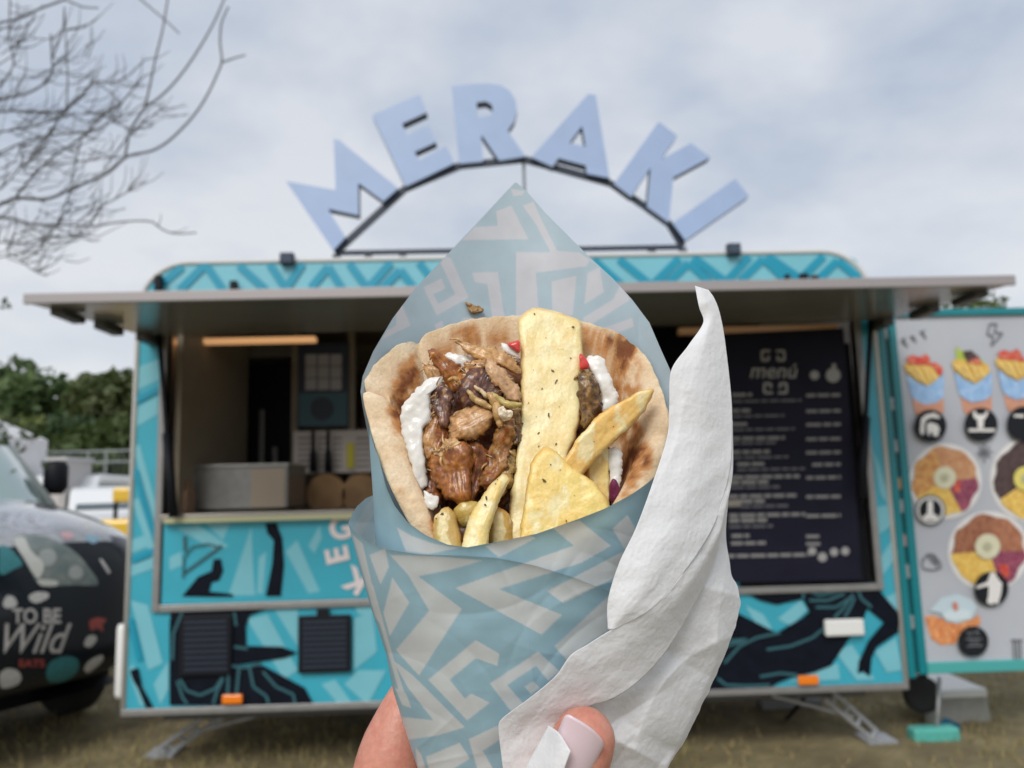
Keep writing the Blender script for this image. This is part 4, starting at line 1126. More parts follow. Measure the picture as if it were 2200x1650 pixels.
mesh_obj('leaf_spray', V, F, M_leaf, bt, False, c)['kind'] = 'stuff'

# ------------------------------------------------------------------ the gyros in the hand (units: photograph pixels at 0.28 m)
def sm(a, b, x):
    t = min(1, max(0, (x-a)/(b-a)))
    return t*t*(3-2*t)
def mixc3(a, b, t):
    t = min(1, max(0, t))
    return tuple(a[i]*(1-t)+b[i]*t for i in range(3))
def pip(x, y, poly):
    c = False; j = len(poly)-1
    for i in range(len(poly)):
        xi, yi = poly[i]; xj, yj = poly[j]
        if (yi > y) != (yj > y) and x < (xj-xi)*(y-yi)/(yj-yi)+xi: c = not c
        j = i
    return c
def nz(x, y, z, s): return noise.noise(Vector((x*s, y*s, z*s)))
def nfr(x, y, z, s): return noise.fractal(Vector((x*s, y*s, z*s)), 0.9, 2.1, 4)

def grid_mesh(name, G, m, parent=None, cols=None, close=False, solid=0.0):
    # G[row][col] = (px, py, w)
    nr, nc = len(G), len(G[0])
    v = [HP(*p) for r in G for p in r]
    f = []
    for i in range(nr-1):
        for j in range(nc-1 if not close else nc):
            a, b = i*nc+j, i*nc+(j+1) % nc
            f.append((a, b, b+nc, a+nc))
    c = [q for r in cols for q in r] if cols is not None else None
    o = mesh_obj(name, v, f, m, parent, True, c)
    if solid:
        md = o.modifiers.new('thickness', 'SOLIDIFY'); md.thickness = solid; md.offset = 0
    return o

D1 = lambda P: [(740+x*0.41209, 380+y*0.41209) for x, y in P]
D2 = lambda P: [(740+x*0.41209, 970+y*0.41209) for x, y in P]
M_paper = mat('greaseproof_paper', (1, 1, 1), 0.34, attr=True, trans=0.18, var=.07, vscale=38, bump=0.00010, bscale=120, spec=.5)
# inner sheet standing up behind the bread
Lb = D1([(893, 25), (850, 70), (720, 210), (540, 400), (370, 580), (250, 740), (150, 910), (95, 1040), (84, 1120), (95, 1200), (130, 1380)]) + [(799, 985), (806, 1035), (812, 1080), (820, 1130), (850, 1230)]
Rb = D1([(893, 25), (950, 75), (1050, 190), (1200, 340), (1280, 420), (1400, 530), (1500, 640), (1590, 760), (1650, 900), (1700, 1010)]) + [(1452, 850), (1455, 900), (1450, 960), (1438, 1030), (1420, 1120), (1400, 1230)]
LBy = [p[1] for p in Lb]; LBx = [p[0] for p in Lb]; RBy = [p[1] for p in Rb]; RBx = [p[0] for p in Rb]
PB = [D1(q) for q in ([(868, 62), (940, 75), (925, 95), (880, 100)], [(790, 180), (870, 150), (960, 325), (612, 330), (680, 262), (800, 255)],
      [(930, 150), (985, 130), (1030, 230), (1110, 385), (1225, 395), (1335, 470), (1270, 430), (1100, 440), (1000, 250)],
      [(895, 392), (1110, 392), (1280, 432), (1262, 466), (998, 500), (1012, 700), (1000, 760), (895, 760)],
      [(1080, 545), (1210, 515), (1190, 720), (1085, 720)], [(665, 500), (800, 495), (838, 760), (775, 760), (745, 560), (680, 548)],
      [(530, 415), (556, 425), (648, 630), (482, 722), (410, 575), (505, 530), (528, 582), (462, 612), (490, 662), (578, 614), (522, 490), (500, 450)],
      [(270, 690), (300, 668), (346, 775), (190, 850), (225, 800), (270, 775)], [(1330, 470), (1352, 600), (1250, 665), (1268, 500)],
      [(1440, 560), (1490, 640), (1240, 800), (1245, 735), (1400, 640)], [(1500, 735), (1510, 780), (1300, 860), (1290, 810)], [(620, 735), (690, 735), (690, 760), (590, 770)], [(470, 770), (510, 750), (520, 790), (480, 800)],
      [(240, 1000), (280, 960), (300, 980), (200, 1120), (180, 1100)])]
PBi = [(lambda q: (min(x for x, y in q), max(x for x, y in q), min(y for x, y in q), max(y for x, y in q), q))(q) for q in PB]
def in_any(x, y, L):
    for x0, x1, y0, y1, q in L:
        if x0 <= x <= x1 and y0 <= y <= y1 and pip(x, y, q): return True
    return False
BLB, LTB = (0.455, 0.565, 0.63), (0.63, 0.635, 0.675)
BLF, LTF = (0.335, 0.515, 0.60), (0.645, 0.675, 0.68)
def printed(x, y, L, blue, light, d=1.3):
    t = sum(in_any(x+a, y+b, L) for a, b in ((-d, -d*.4), (d*.4, -d), (d, d*.4), (-d*.4, d), (0, 0)))/5
    return blue if t == 0 else (light if t == 1 else tuple(blue[i]*(1-t)+light[i]*t for i in range(3)))
def folds(n, seed, box, amp, lo=14, hi=46):
    r = random.Random(seed)
    return [(r.uniform(box[0], box[1]), r.uniform(box[2], box[3]), r.uniform(0, math.pi), r.uniform(lo, hi), r.uniform(60, 190), r.choice((-1, 1))*amp*r.uniform(.4, 1.0), r.uniform(-.002, .002)) for _ in range(n)]
def crumple(x, y, F):
    z = 0
    for fx, fy, an, l, ext, a, bend in F:
        ca, sa = math.cos(an), math.sin(an)
        u = (x-fx)*ca+(y-fy)*sa; d = -(x-fx)*sa+(y-fy)*ca+bend*u*u
        if abs(u) < ext*2 and abs(d) < l*4:
            z += a*math.exp(-math.sqrt(d*d+1.2)/l)*math.exp(-(u/ext)**2)
    return z
FB = folds(26, 91, (790, 1440, 420, 1000), 3.2, 6, 26)
FF = folds(46, 37, (800, 1430, 1050, 1800), 3.4, 5, 24)
G = []; Cc = []
NR, NC = 380, 340
for i in range(NR):
    y = 392.5+(1230-392.5)*i/(NR-1)
    l = float(np.interp(y, LBy, LBx)); r = float(np.interp(y, RBy, RBx))
    row = []; cr_ = []
    for j in range(NC):
        s = j/(NC-1); x = l+(r-l)*s
        q = (x-1110)/338
        wv = -235+225*q*q - .13*(850-y)*(1-q*q*.6)+6*nz(x, y, 0, .006)+crumple(x, y, FB)
        row.append((x, y, wv))
        cr_.append(printed(x, y, PBi, BLB, LTB))
    G.append(row); Cc.append(cr_)
wrapn = thing('wrapping_paper', tuple(HP(1120, 1700, 0)), 'pale blue greaseproof cone printed with white key patterns, wrapped round the pita', 'paper wrapper')
grid_mesh('inner_sheet', G, M_paper, wrapn, Cc)

# front of the cone
Ls = [(794, 960), (801, 1063), (806, 1150), (812, 1240), (818, 1330), (831, 1403), (847, 1485), (872, 1567), (899, 1650), (935, 1760), (985, 1900), (1040, 2050)]
Rs = [(1446, 960), (1443, 1020), (1438, 1100), (1425, 1200), (1405, 1330), (1390, 1403), (1375, 1485), (1355, 1567), (1335, 1650), (1305, 1760), (1260, 1900), (1200, 2050)]
def lx(y): return float(np.interp(y, [p[1] for p in Ls], [p[0] for p in Ls]))
def rx(y): return float(np.interp(y, [p[1] for p in Rs], [p[0] for p in Rs]))
E_ = [(790, 905), (800, 945), (814, 982), (829, 1044), (847, 1085), (876, 1122), (917, 1151), (962, 1170), (1004, 1176), (1070, 1164), (1152, 1147), (1234, 1118), (1296, 1094), (1358, 1061), (1407, 1024), (1436, 985), (1447, 950)]
def hw(y): return (rx(y)-lx(y))/2
def cx(y): return (rx(y)+lx(y))/2
Eth = [math.asin(max(-1, min(1, (x-cx(y))/hw(y)))) for x, y in E_]
EY = [y for x, y in E_]
PF = [D2(q) for q in ([(1080, 395), (1225, 360), (1390, 492), (1240, 578), (805, 718), (1135, 852), (1028, 955), (578, 712), (1195, 490)], [(735, 495), (935, 425), (998, 452), (805, 552)],
      [(1055, 728), (1130, 690), (1455, 520), (1445, 640), (1140, 790)], [(1398, 402), (1475, 330), (1522, 410), (1462, 512)], [(1095, 1015), (1380, 750), (1380, 930), (1250, 1010), (1165, 1095)],
      [(228, 530), (385, 650), (612, 820), (388, 1168), (268, 1035), (442, 830), (330, 640)], [(240, 540), (470, 545), (722, 568), (560, 615), (380, 652), (300, 590)],
      [(250, 655), (338, 788), (236, 962), (203, 840)], [(130, 540), (212, 505), (232, 600), (188, 695)],
      [(437, 1190), (685, 983), (808, 1055), (797, 1118), (685, 1078), (548, 1190), (628, 1288), (662, 1262), (758, 1310), (640, 1402)],
      [(758, 1210), (1010, 1043), (1120, 1145), (1062, 1195), (1000, 1118), (848, 1217), (1000, 1390), (920, 1420)], [(938, 1225), (985, 1198), (1018, 1232), (972, 1266)],
      [(250, 1085), (360, 1170), (628, 1438), (480, 1482), (330, 1502), (300, 1385), (462, 1400), (330, 1230)], [(425, 1592), (600, 1518), (655, 1600), (560, 1660), (450, 1700)], [(648, 1500), (800, 1428), (815, 1500), (720, 1560), (790, 1680), (700, 1680)],
      [(40, 430), (95, 480), (150, 720), (190, 905), (160, 860)], [(115, 650), (150, 700), (262, 1100), (330, 1310), (295, 1290)], [(272, 395), (350, 440), (470, 482), (600, 502), (440, 535), (320, 520)], [(262, 1230), (320, 1260), (350, 1340), (300, 1320)],
      [(370, 1540), (400, 1580), (430, 1680), (380, 1660)])]
PFi = [(lambda q: (min(x for x, y in q), max(x for x, y in q), min(y for x, y in q), max(y for x, y in q), q))(q) for q in PF]
def front_w(th, y): return math.cos(th)*hw(y)*.64
G = []; Cc = []
NA, NB = 380, 380
for i in range(NA):
    t = i/(NA-1); row = []; c_ = []
    for j in range(NB):
        th = -math.pi/2*1.0+math.pi*j/(NB-1)
        yt = float(np.interp(th, Eth, EY))
        y = yt+(1990-yt)*t
        x = cx(y)+hw(y)*math.sin(th)
        lip = 10*math.exp(-(y-yt)/12)
        dn = 7*nz(x, y, 3, .008)+3*nz(x, y, 7, .02)+crumple(x, y, FF)*min(1, (y-yt)/60)
        row.append((x, y, front_w(th, y)+lip+dn))
        c_.append(printed(x, y, PFi, BLF, LTF))
    G.append(row); Cc.append(c_)
grid_mesh('front_sheet', G, M_paper, wrapn, Cc)
# outer turn of the sheet: a flared lobe at the left, a second layer below its own edge
Lo = [(1000, 745), (1063, 745), (1122, 748), (1184, 763), (1300, 795), (1403, 829), (1485, 845), (1567, 870), (1650, 897), (1760, 933), (1990, 1015)]
Eo = [(-160, 1056), (-140, 1061), (-120, 1071), (-104, 1087), (-96, 1104), (-90, 1122), (-76, 1143), (-66, 1163), (-54, 1180), (-38, 1191), (-20, 1194), (-8, 1199), (6, 1215), (22, 1240), (45, 1280), (75, 1330)]
G = []; Cc = []
for i in range(330):
    t = i/329; row = []; c_ = []
    for j in range(360):
        thd = -160+235*j/359
        yt = float(np.interp(thd, [e[0] for e in Eo], [e[1] for e in Eo]))
        y = yt+(1990-yt)*t
        l = float(np.interp(y, [p[0] for p in Lo], [p[1] for p in Lo]))
        th = math.radians(thd); c0 = cx(y)
        flare = math.exp(-max(0, y-1100)/160)
        if thd < 0: x = c0+(c0-l)*math.sin(th)
        else: x = c0+(hw(y)+3)*math.sin(th)
        if thd < -90: x = l+62*((-90-thd)/50)**.85
        if thd >= -90:
            wv = front_w(th, y)+7+10*math.exp(-(y-yt)/14)+1+6*nz(x, y, 3, .008)+3*nz(x, y, 7, .02)+crumple(x, y, FF)
            wv += 26*flare*math.cos(th)*sm(-10, -60, thd)
        else: wv = hw(y)*.40*math.cos(th)+7
        row.append((x, y, wv))
        c_.append(printed(x, y, PFi, BLF, LTF) if thd > -90 else ((.50, .66, .72) if (x+.6*y) % 60 > 26 else (.60, .70, .73)))
    G.append(row); Cc.append(c_)
grid_mesh('outer_sheet', G, M_paper, wrapn, Cc)
# back of the cone below the standing sheet
G = []; Cc = []
for i in range(30):
    y = 1200+790*i/29; row = []; c_ = []
    for j in range(60):
        th = math.pi/2+math.pi*j/59
        row.append((cx(y)+hw(y)*math.sin(th), y, math.cos(th)*hw(y)*.6)); c_.append(BLF)
    G.append(row); Cc.append(c_)
grid_mesh('rear_sheet', G, M_paper, wrapn, Cc)

# pita: ring of bread with a rounded rim, open to the camera
PK = [((925, 1215), (985, 1200), 118), ((905, 1165), (955, 1172), 116), ((872, 1112), (925, 1110), 104), ((838, 1045), (906, 1056), 80), ((814, 985), (882, 998), 52), ((797, 925), (868, 935), 26), ((784, 872), (858, 892), 6), ((783, 845), (838, 866), -12),
      ((792, 812), (848, 850), -40), ((818, 778), (872, 822), -62), ((858, 749), (898, 790), -90), ((893, 734), (912, 778), -108), ((925, 716), (938, 760), -124), ((987, 697), (996, 738), -144), ((1053, 685), (1058, 724), -156), ((1111, 681), (1113, 720), -160), ((1180, 684), (1178, 722), -158), ((1247, 691), (1238, 730), -150),
      ((1309, 714), (1290, 748), -128), ((1350, 736), (1322, 770), -104), ((1384, 764), (1345, 800), -78), ((1409, 813), (1366, 842), -48), ((1427, 866), (1380, 888), -20), ((1440, 908), (1388, 920), 4), ((1436, 940), (1378, 950), 14), ((1424, 985), (1362, 990), 36), ((1406, 1035), (1345, 1030), 60), ((1375, 1085), (1318, 1080), 88), ((1330, 1130), (1280, 1130), 110)]
Os = spline([(*k[0], k[2]) for k in PK], 420); Is = spline([(*k[1], k[2]-6) for k in PK], 420)
KC = [min(range(420), key=lambda k: math.hypot((Os[k][0]+Is[k][0])/2-a, (Os[k][1]+Is[k][1])/2-b)) for a, b in ((815, 856), (906, 762), (1410, 955), (846, 985))]
KD = [11, 9, 5, 3]
def bread_col(x, y, wv, inner, rim):
    base = mixc3((.72, .53, .335), (.79, .64, .455), .5+.8*nfr(x, y, wv, .022))
    base = mixc3(base, (.66, .46, .28), sm(.12, .5, nfr(x+90, y, wv, .012))*.55)
    ch = 0
    for (px, py, rx_, ry_, a) in ((872, 850, 26, 62, 1.), (858, 900, 20, 38, 1.), (888, 812, 18, 40, .8), (1002, 728, 30, 20, 1.2), (965, 760, 40, 28, .8), (1052, 742, 30, 28, .9), (1085, 735, 26, 20, .5),
                        (1298, 735, 42, 22, .8), (1338, 742, 30, 22, 1.3), (1322, 770, 45, 28, .8), (1340, 830, 34, 60, .75), (1350, 1010, 28, 60, .9), (1365, 960, 22, 44, .7), (1345, 900, 24, 50, .6), (1390, 985, 14, 30, .7),
                        (930, 1140, 14, 30, .6), (905, 1030, 8, 40, .5), (860, 1060, 16, 18, .25), (1260, 715, 30, 22, .5)):
        d = ((x-px)/rx_)**2+((y-py)/ry_)**2
        if d < 4: ch += a*math.exp(-d*.9)
    ch *= .75+.9*nfr(x, y, wv, .03)
    ch = max(0, ch)
    c = mixc3(base, (.50, .235, .085), sm(.10, .55, ch))
    c = mixc3(c, (.19, .062, .022), sm(.55, 1.15, ch+.25*nz(x, y, wv, .06)))
    if inner and ch < .2: c = mixc3(c, (.66, .45, .25), .35)
    return c
G = []; Cc = []
for k in range(420):
    o3, i3 = Os[k], Is[k]
    ux = np.array([1130-(o3[0]+i3[0])/2, 1560-(o3[1]+i3[1])/2, -30-(o3[2]+i3[2])/2]); ux /= np.linalg.norm(ux)
    th_ = np.linalg.norm(o3-i3)/2
    mid = (o3+i3)/2; hv = (i3-o3)/2
    prf = []
    for d in (360, 240, 150, 90, 45, 15): prf.append((o3+ux*d-hv*.0, 0, 0))
    for a in np.linspace(0, math.pi, 15): prf.append((mid-hv*math.cos(a)-ux*th_*.62*math.sin(a), 1, 1 if a > math.pi*.75 else 0))
    for d in list(range(6, 190, 6))+[200, 220, 250, 320]: prf.append((i3+ux*d+np.array([0, 0, -d*.05]), 0, 1))
    row = []; c_ = []
    for p, rim, inner in prf:
        am = 5.0
        f1 = nfr(*p, .013)*am+nfr(p[0]+50, p[1], p[2], .045)*2.2
        q = p-ux*f1+np.array([0, 0, 1.0])*f1*.6
        # creases between the folded lobes
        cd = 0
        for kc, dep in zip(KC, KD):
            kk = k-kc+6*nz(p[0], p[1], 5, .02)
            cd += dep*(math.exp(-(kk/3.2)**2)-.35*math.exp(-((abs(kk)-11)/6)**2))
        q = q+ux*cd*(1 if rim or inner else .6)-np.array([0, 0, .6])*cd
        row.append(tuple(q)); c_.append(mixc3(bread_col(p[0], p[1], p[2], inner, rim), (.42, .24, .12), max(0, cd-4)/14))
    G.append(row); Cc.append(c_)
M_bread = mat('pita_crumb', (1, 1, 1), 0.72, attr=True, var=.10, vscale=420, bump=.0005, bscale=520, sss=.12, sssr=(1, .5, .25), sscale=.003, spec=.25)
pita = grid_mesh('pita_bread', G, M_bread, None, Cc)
tag(pita, 'soft browned pita bread folded round the filling inside the paper cone', 'pita bread')

GR = [0]
# lumps: outline grown into a rounded solid
def lump(name, outline, wv, T, m, col, parent=None, grad=(0, 0), power=2.0, amp=0.0, freq=.03, seed=0, n=110, rings=14, back=1.0, oct2=.28, smooth=True, jag=0.0, grain=0.0, bend=0.0):
    P = spline(outline, n, True) if smooth else np.array(outline)
    n = len(P)
    c = P.mean(0)
    d = P-c; cov = d.T@d
    ev, evec = np.linalg.eigh(cov); ax = evec[:, 1]
    t = d@ax; sdist = abs(d@evec[:, 0]).max()
    h = max(0, (t.max()-t.min())/2-sdist*1.05)
    tm = (t.max()+t.min())/2
    S = c+np.outer(np.clip(t-tm, -h, h)+tm, ax)
    J = np.zeros_like(P)
    if jag:
        for i in range(n):
            dv = P[i]-S[i]; ln = np.linalg.norm(dv)+1e-6
            J[i] = dv/ln*jag*(1.1*nz(P[i][0], P[i][1], seed, .06)+.7*nz(P[i][0], P[i][1], seed+9, .16))
    ax2 = evec[:, 0]
    v = []; cols = []; f = []
    def put(p, hgt, r):
        wz = wv+grad[0]*(p[0]-c[0])+grad[1]*(p[1]-c[1])+hgt
        x, y = p
        uu, vv = (p-c)@ax, (p-c)@ax2
        if grain: wz += grain*(nz(uu*.018, vv*.16, seed, 1)+.6*nz(uu*.04, vv*.4, seed+3, 1))
        if bend: wz += bend*math.sin(uu*.045+seed)+bend*.6*math.sin(vv*.07+seed*2)
        if amp:
            nv = noise.noise_vector(Vector((x*freq+seed, y*freq, wz*freq)))+oct2*noise.noise_vector(Vector((x*freq*2.7+seed, y*freq*2.7, wz*freq*2.7)))
            x += nv.x*amp*.7; y += nv.y*amp*.7; wz += nv.z*amp
        v.append(HP(x, y, wz)); GR[0] = nz(uu*.02, vv*.17, seed, 1)+.5*nz(uu*.05, vv*.45, seed+4, 1); cols.append(col(x, y, wz, r, (uu-tm)/(abs(t).max()+1e-6)))
    hs = [(k/rings) for k in range(rings+1)]
    for side in (1, -1):
        for k in range(rings+1):
            r = math.sin(math.pi/2*(1-k/rings)) if True else 1-k/rings
            hg = T*(max(0, 1-r**power))**(1/2.0)*side*(1 if side == 1 else back)
            for i in range(n): put(S[i]+(P[i]-S[i])*r+J[i]*r**7, hg, r)
    R_ = rings+1
    for sd in (0, 1):
        o = sd*R_*n
        for k in range(rings):
            for i in range(n):
                a, b = o+k*n+i, o+k*n+(i+1) % n
                f.append((a, b, b+n, a+n) if sd == 0 else (a, a+n, b+n, b))
    o_ = mesh_obj(name, v, f, m, parent, True, cols)
    bm = bmesh.new(); bm.from_mesh(o_.data)
    bmesh.ops.remove_doubles(bm, verts=bm.verts, dist=1e-6); bmesh.ops.recalc_face_normals(bm, faces=bm.faces)
    bm.to_mesh(o_.data); bm.free()
    for p in o_.data.polygons: p.use_smooth = True
    return o_

M_fries = mat('fried_potato', (1, 1, 1), 0.30, attr=True, var=.09, vscale=420, bump=.00024, bscale=700, sss=.3, sssr=(1, .7, .25), sscale=.003, spec=.5)
M_meat = mat('roast_meat', (1, 1, 1), 0.27, attr=True, var=.38, vscale=240, bump=.00026, bscale=420, sss=.08, sssr=(1, .3, .12), sscale=.002, spec=.5, coat=.12)
M_sauce = mat('yogurt_sauce', (1, 1, 1), 0.22, attr=True, bump=.0004, bscale=160, sss=.3, sssr=(1, .9, .8), sscale=.003, spec=.5)
M_herb = mat('dried_herb', (.075, .078, .022), .7, var=.5, vscale=1500, col2=(.12, .07, .03))
def fry_col(gold=.5, pale=(.85, .70, .31), tip=0.0):
    def f(x, y, wv, r, t):
        c = mixc3(pale, (pale[0]*.94, pale[1]*.84, pale[2]*.68), .40+.9*nfr(x, y, wv, .02))
        c = mixc3(c, (.87, .77, .46), sm(.0, .5, nfr(x+33, y*.5, wv, .03))*.8)
        e = sm(.90, .985, r)*(gold+.25)+tip*sm(.45, 1.0, t if tip > 0 else -t)*1.0
        c = mixc3(c, (.68, .36, .08), e*(.65+.7*nz(x, y, wv, .05)))
        return c
    return f
F1 = [(1113, 690), (1126, 672), (1150, 661), (1190, 668), (1228, 682), (1249, 694), (1252, 740), (1251, 792), (1250, 840), (1247, 887), (1238, 932), (1222, 977), (1205, 1040), (1190, 1150), (1160, 1190), (1096, 1160), (1094, 1094), (1099, 1040), (1107, 985), (1115, 916), (1119, 833), (1117, 751)]
fries = []
def fry(outl, wv, T, lab, gold=.5, grad=(0, 0), **kw):
    kw.setdefault('power', 14.0); kw.setdefault('grain', .5); kw.setdefault('jag', 2.2); kw.setdefault('rings', 22); kw.setdefault('n', 200)
    o = lump('french_fry', outl, wv, T, M_fries, fry_col(gold, kw.pop('pale', (.85, .70, .31)), kw.pop('tip', 0.0)), None, grad, amp=kw.pop('amp', 2.4), freq=.03, seed=len(fries)*7.3, **kw)
    tag(o, lab, 'french fry', 'french fries in the gyros'); fries.append(o); return o
f1 = fry(F1, -6, 20, 'broad flat pale fry standing upright at the centre, the tallest of the fries', .6, (0, .40), pale=(.85, .73, .385), tip=-.12)
f2 = fry([(1405, 835), (1402, 848), (1384, 883), (1346, 926), (1300, 968), (1262, 1008), (1246, 1030), (1215, 1035), (1205, 1005), (1222, 972), (1240, 940), (1258, 922), (1293, 886), (1346, 856), (1377, 840)], 58, 20, 'golden pointed fry slanting up to the right across the bread rim', .55, (-.24, .1), power=8, tip=.35, pale=(.85, .57, .19))
f4 = fry([(1268, 960), (1304, 955), (1310, 1060), (1300, 1130), (1262, 1130), (1262, 1040)], 40, 20, 'deep yellow fry tucked upright beneath the slanting pointed fry', .5, (0, .2), pale=(.82, .61, .22))
f3 = fry([(1133, 1035), (1146, 985), (1170, 961), (1190, 967), (1222, 996), (1251, 1017), (1289, 1049), (1308, 1078), (1312, 1110), (1300, 1150), (1230, 1190), (1116, 1200), (1117, 1147), (1124, 1095)], 134, 16, 'wide triangular pale fry in front, resting on the paper edge', .42, (0, .28), power=18, pale=(.86, .67, .235))
f5 = fry([(1070, 1026), (1082, 1018), (1093, 1030), (1086, 1052), (1068, 1090), (1055, 1130), (1046, 1190), (1010, 1205), (990, 1190), (1000, 1140), (1014, 1100), (1036, 1064)], 128, 22, 'short curved yellow fry with herb flecks, left of the triangular fry', .4, (0, .35), power=2.6)
f6 = fry([(932, 1118), (948, 1094), (964, 1088), (978, 1106), (988, 1140), (992, 1190), (960, 1205), (935, 1180)], 118, 20, 'stubby browned fry next to the bread edge at lower left', .9, (0, .3), power=2.6, tip=.5, pale=(.60, .43, .16))
f7 = fry([(974, 1098), (988, 1080), (1012, 1076), (1030, 1084), (1032, 1120), (1008, 1134), (984, 1128)], 92, 18, 'small olive toned fry end lying behind the short curved fry', .6, power=2.4, pale=(.52, .40, .12))
f8 = fry([(1052, 1110), (1066, 1090), (1090, 1100), (1102, 1130), (1106, 1180), (1060, 1190), (1048, 1150)], 96, 18, 'glossy golden fry end between the curved fry and the triangular fry', .8, power=2.4, pale=(.66, .43, .13))

def meat_col(a, b, dark=(.05, .022, .012), dk=.3, sc=.03):
    def f(x, y, wv, r, t):
        n1 = nfr(x, y*.6, wv, sc); n2 = nfr(x+77, y, wv, sc*2.6)
        c = mixc3(a, b, .5+1.1*n1+.35*GR[0])
        c = mixc3(c, dark, sm(.08, .5, n2)*dk*1.6)
        c = mixc3(c, dark, sm(.80, 1.0, r)*(.25+dk)*(.6+.8*n2))
        c = mixc3(c, (.60, .36, .14), sm(.28, .6, -n2+.15*GR[0])*.4)
        return c
    return f
meats = []
M_fib = {}
def fibres(parent, outl, wv, a, b, sd):
    r = random.Random(sd*13+5); P = spline(outl, 40, True); c = P.mean(0); mb = MB()
    for k in range(5):
        p = c+(P[r.randrange(40)]-c)*r.uniform(.2, 1.0); an = r.gauss(0, .6)+math.atan2(*(P[0]-c)[::-1]); ln = r.uniform(14, 40); cu = r.uniform(-1.3, 1.3)
        pts = [HP(p[0]+ln*t*math.cos(an+cu*t), p[1]+ln*t*math.sin(an+cu*t), wv+.22*(p[1]-c[1])+9*math.sin(3*t)-3) for t in np.linspace(0, 1, 7)]
        rd = r.uniform(2.0, 4.6)*KPX
        mb.tube(pts, [rd*(1-.6*t) for t in np.linspace(0, 1, 7)], 5)
    key = tuple(a)
    if key not in M_fib: M_fib[key] = mat('meat_fibre', mixc3(a, (.62, .38, .17), .5), .3, var=.3, vscale=600, sss=.15, sscale=.002, coat=.3)
    o = mb.build('meat_fibre', M_fib[key], parent, True); o['kind'] = 'stuff'
    # crumbs of crust
    mb = MB()
    for k in range(9):
        p = c+(P[r.randrange(40)]-c)*r.uniform(.1, .95); h = HP(p[0], p[1], wv+.22*(p[1]-c[1])+T_off(p, c, P)); q = r.uniform(1.5, 4.2)*KPX
        vs = [h+Vector((r.uniform(-1, 1), r.uniform(-1, 1), r.uniform(-1, 1))).normalized()*q*r.uniform(.6, 1.1) for _ in range(6)]
        mb.add(vs, [(0, 1, 2), (0, 2, 3), (0, 3, 4), (0, 4, 1), (5, 2, 1), (5, 3, 2), (5, 4, 3), (5, 1, 4)])
    o = mb.build('crust_crumb', M_fib[key], parent, True); o['kind'] = 'stuff'
def T_off(p, c, P):
    r = np.linalg.norm(p-c)/(np.linalg.norm(P-c, axis=1).mean()+1e-6)
    return 16*(1-min(1, r)**2)
def meat(outl, wv, T, a, b, lab, grad=(0, 0), dk=.3, amp=6, name='meat_piece', cat='meat', **kw):
    T = T*kw.pop('ts', .66)
    o = lump(name, D1(outl), wv+T*.5, T, M_meat, meat_col(a, b, dk=dk), None, grad, power=kw.pop('power', 3.6), amp=amp*.9, freq=kw.pop('freq', .03), jag=kw.pop('jag', 7), grain=kw.pop('grain', 1.0), bend=kw.pop('bend', 4), seed=11+len(meats)*5.1, rings=26, n=190, **kw)
    fibres(o, D1(outl), wv+T*.55, a, b, len(meats))
    tag(o, lab, cat, 'meat pieces in the gyros'); meats.append(o); return o
TAN = (.50, .255, .095); BRN = (.27, .085, .022); DRK = (.085, .030, .020); ORG = (.47, .17, .030); PALE = (.56, .33, .16); GRN = (.26, .15, .04)
base = lump('filling_bed', [(880, 900), (930, 800), (1110, 770), (1290, 800), (1370, 900), (1330, 1100), (1160, 1230), (980, 1210), (900, 1080)], -75, 30, M_meat, meat_col(DRK, BRN, dk=.5), None, (0, .36), amp=16, freq=.03, rings=24, n=160)  # bed closes the holes; its dark colour stands for shade between the pieces
tag(base, 'chopped meat bed deep under the other filling, coloured dark for the shaded gaps', 'meat')
meat([(438, 1500), (455, 1440), (520, 1385), (600, 1372), (650, 1385), (672, 1450), (664, 1560), (655, 1690), (550, 1690), (480, 1610)], 30, 46, (.40, .14, .025), BRN, 'largest glossy orange brown meat chunk, low in the filling at left', (.16, .26), .2, 6, ts=.8, power=4.5, jag=6, bend=6, grain=1.8)
meat([(640, 1382), (700, 1385), (765, 1440), (745, 1540), (712, 1640), (650, 1700), (640, 1600), (668, 1500)], 22, 34, BRN, (.16, .05, .018), 'darker brown meat chunk against the right side of the largest chunk', (-.2, .3), .4, 6, jag=6, bend=6, grain=1.8)
meat([(470, 1440), (500, 1400), (560, 1375), (610, 1385), (580, 1420), (520, 1440), (500, 1470)], 56, 14, (.55, .36, .17), TAN, 'pale crusty scrap on the top edge of the largest chunk', (.1, .25), .1, 5, jag=8)
meat([(545, 1310), (570, 1240), (640, 1208), (740, 1192), (785, 1240), (765, 1310), (700, 1362), (600, 1380), (550, 1375)], 16, 36, TAN, PALE, 'tan meat chunk with a crisp edge just above the largest chunk', (0, .2), .2)
meat([(590, 1150), (605, 1060), (640, 1000), (700, 962), (765, 990), (812, 1060), (822, 1140), (760, 1190), (650, 1215)], -18, 36, DRK, (.20, .085, .06), 'purple brown charred meat lump at the middle left of the filling', (0, .25), .5)
meat([(450, 1130), (480, 1080), (520, 1078), (565, 1110), (555, 1200), (545, 1300), (500, 1310), (480, 1250), (450, 1190)], 8, 28, DRK, (.22, .10, .065), 'dark meat strip against the white sauce at left', (0, .2), .5)
meat([(430, 908), (470, 898), (540, 938), (620, 998), (635, 1050), (600, 1120), (550, 1110), (500, 1050), (465, 980)], -42, 24, ORG, BRN, 'pointed orange brown meat strip touching the upper left bread', (0, .25), .25, 7)
meat([(740, 958), (790, 970), (850, 1022), (905, 1100), (912, 1172), (850, 1165), (800, 1090), (735, 1020)], -8, 24, PALE, (.56, .34, .20), 'pale pinkish chicken strip left of the tall fry', (0, .25), .08, 5, freq=.03)
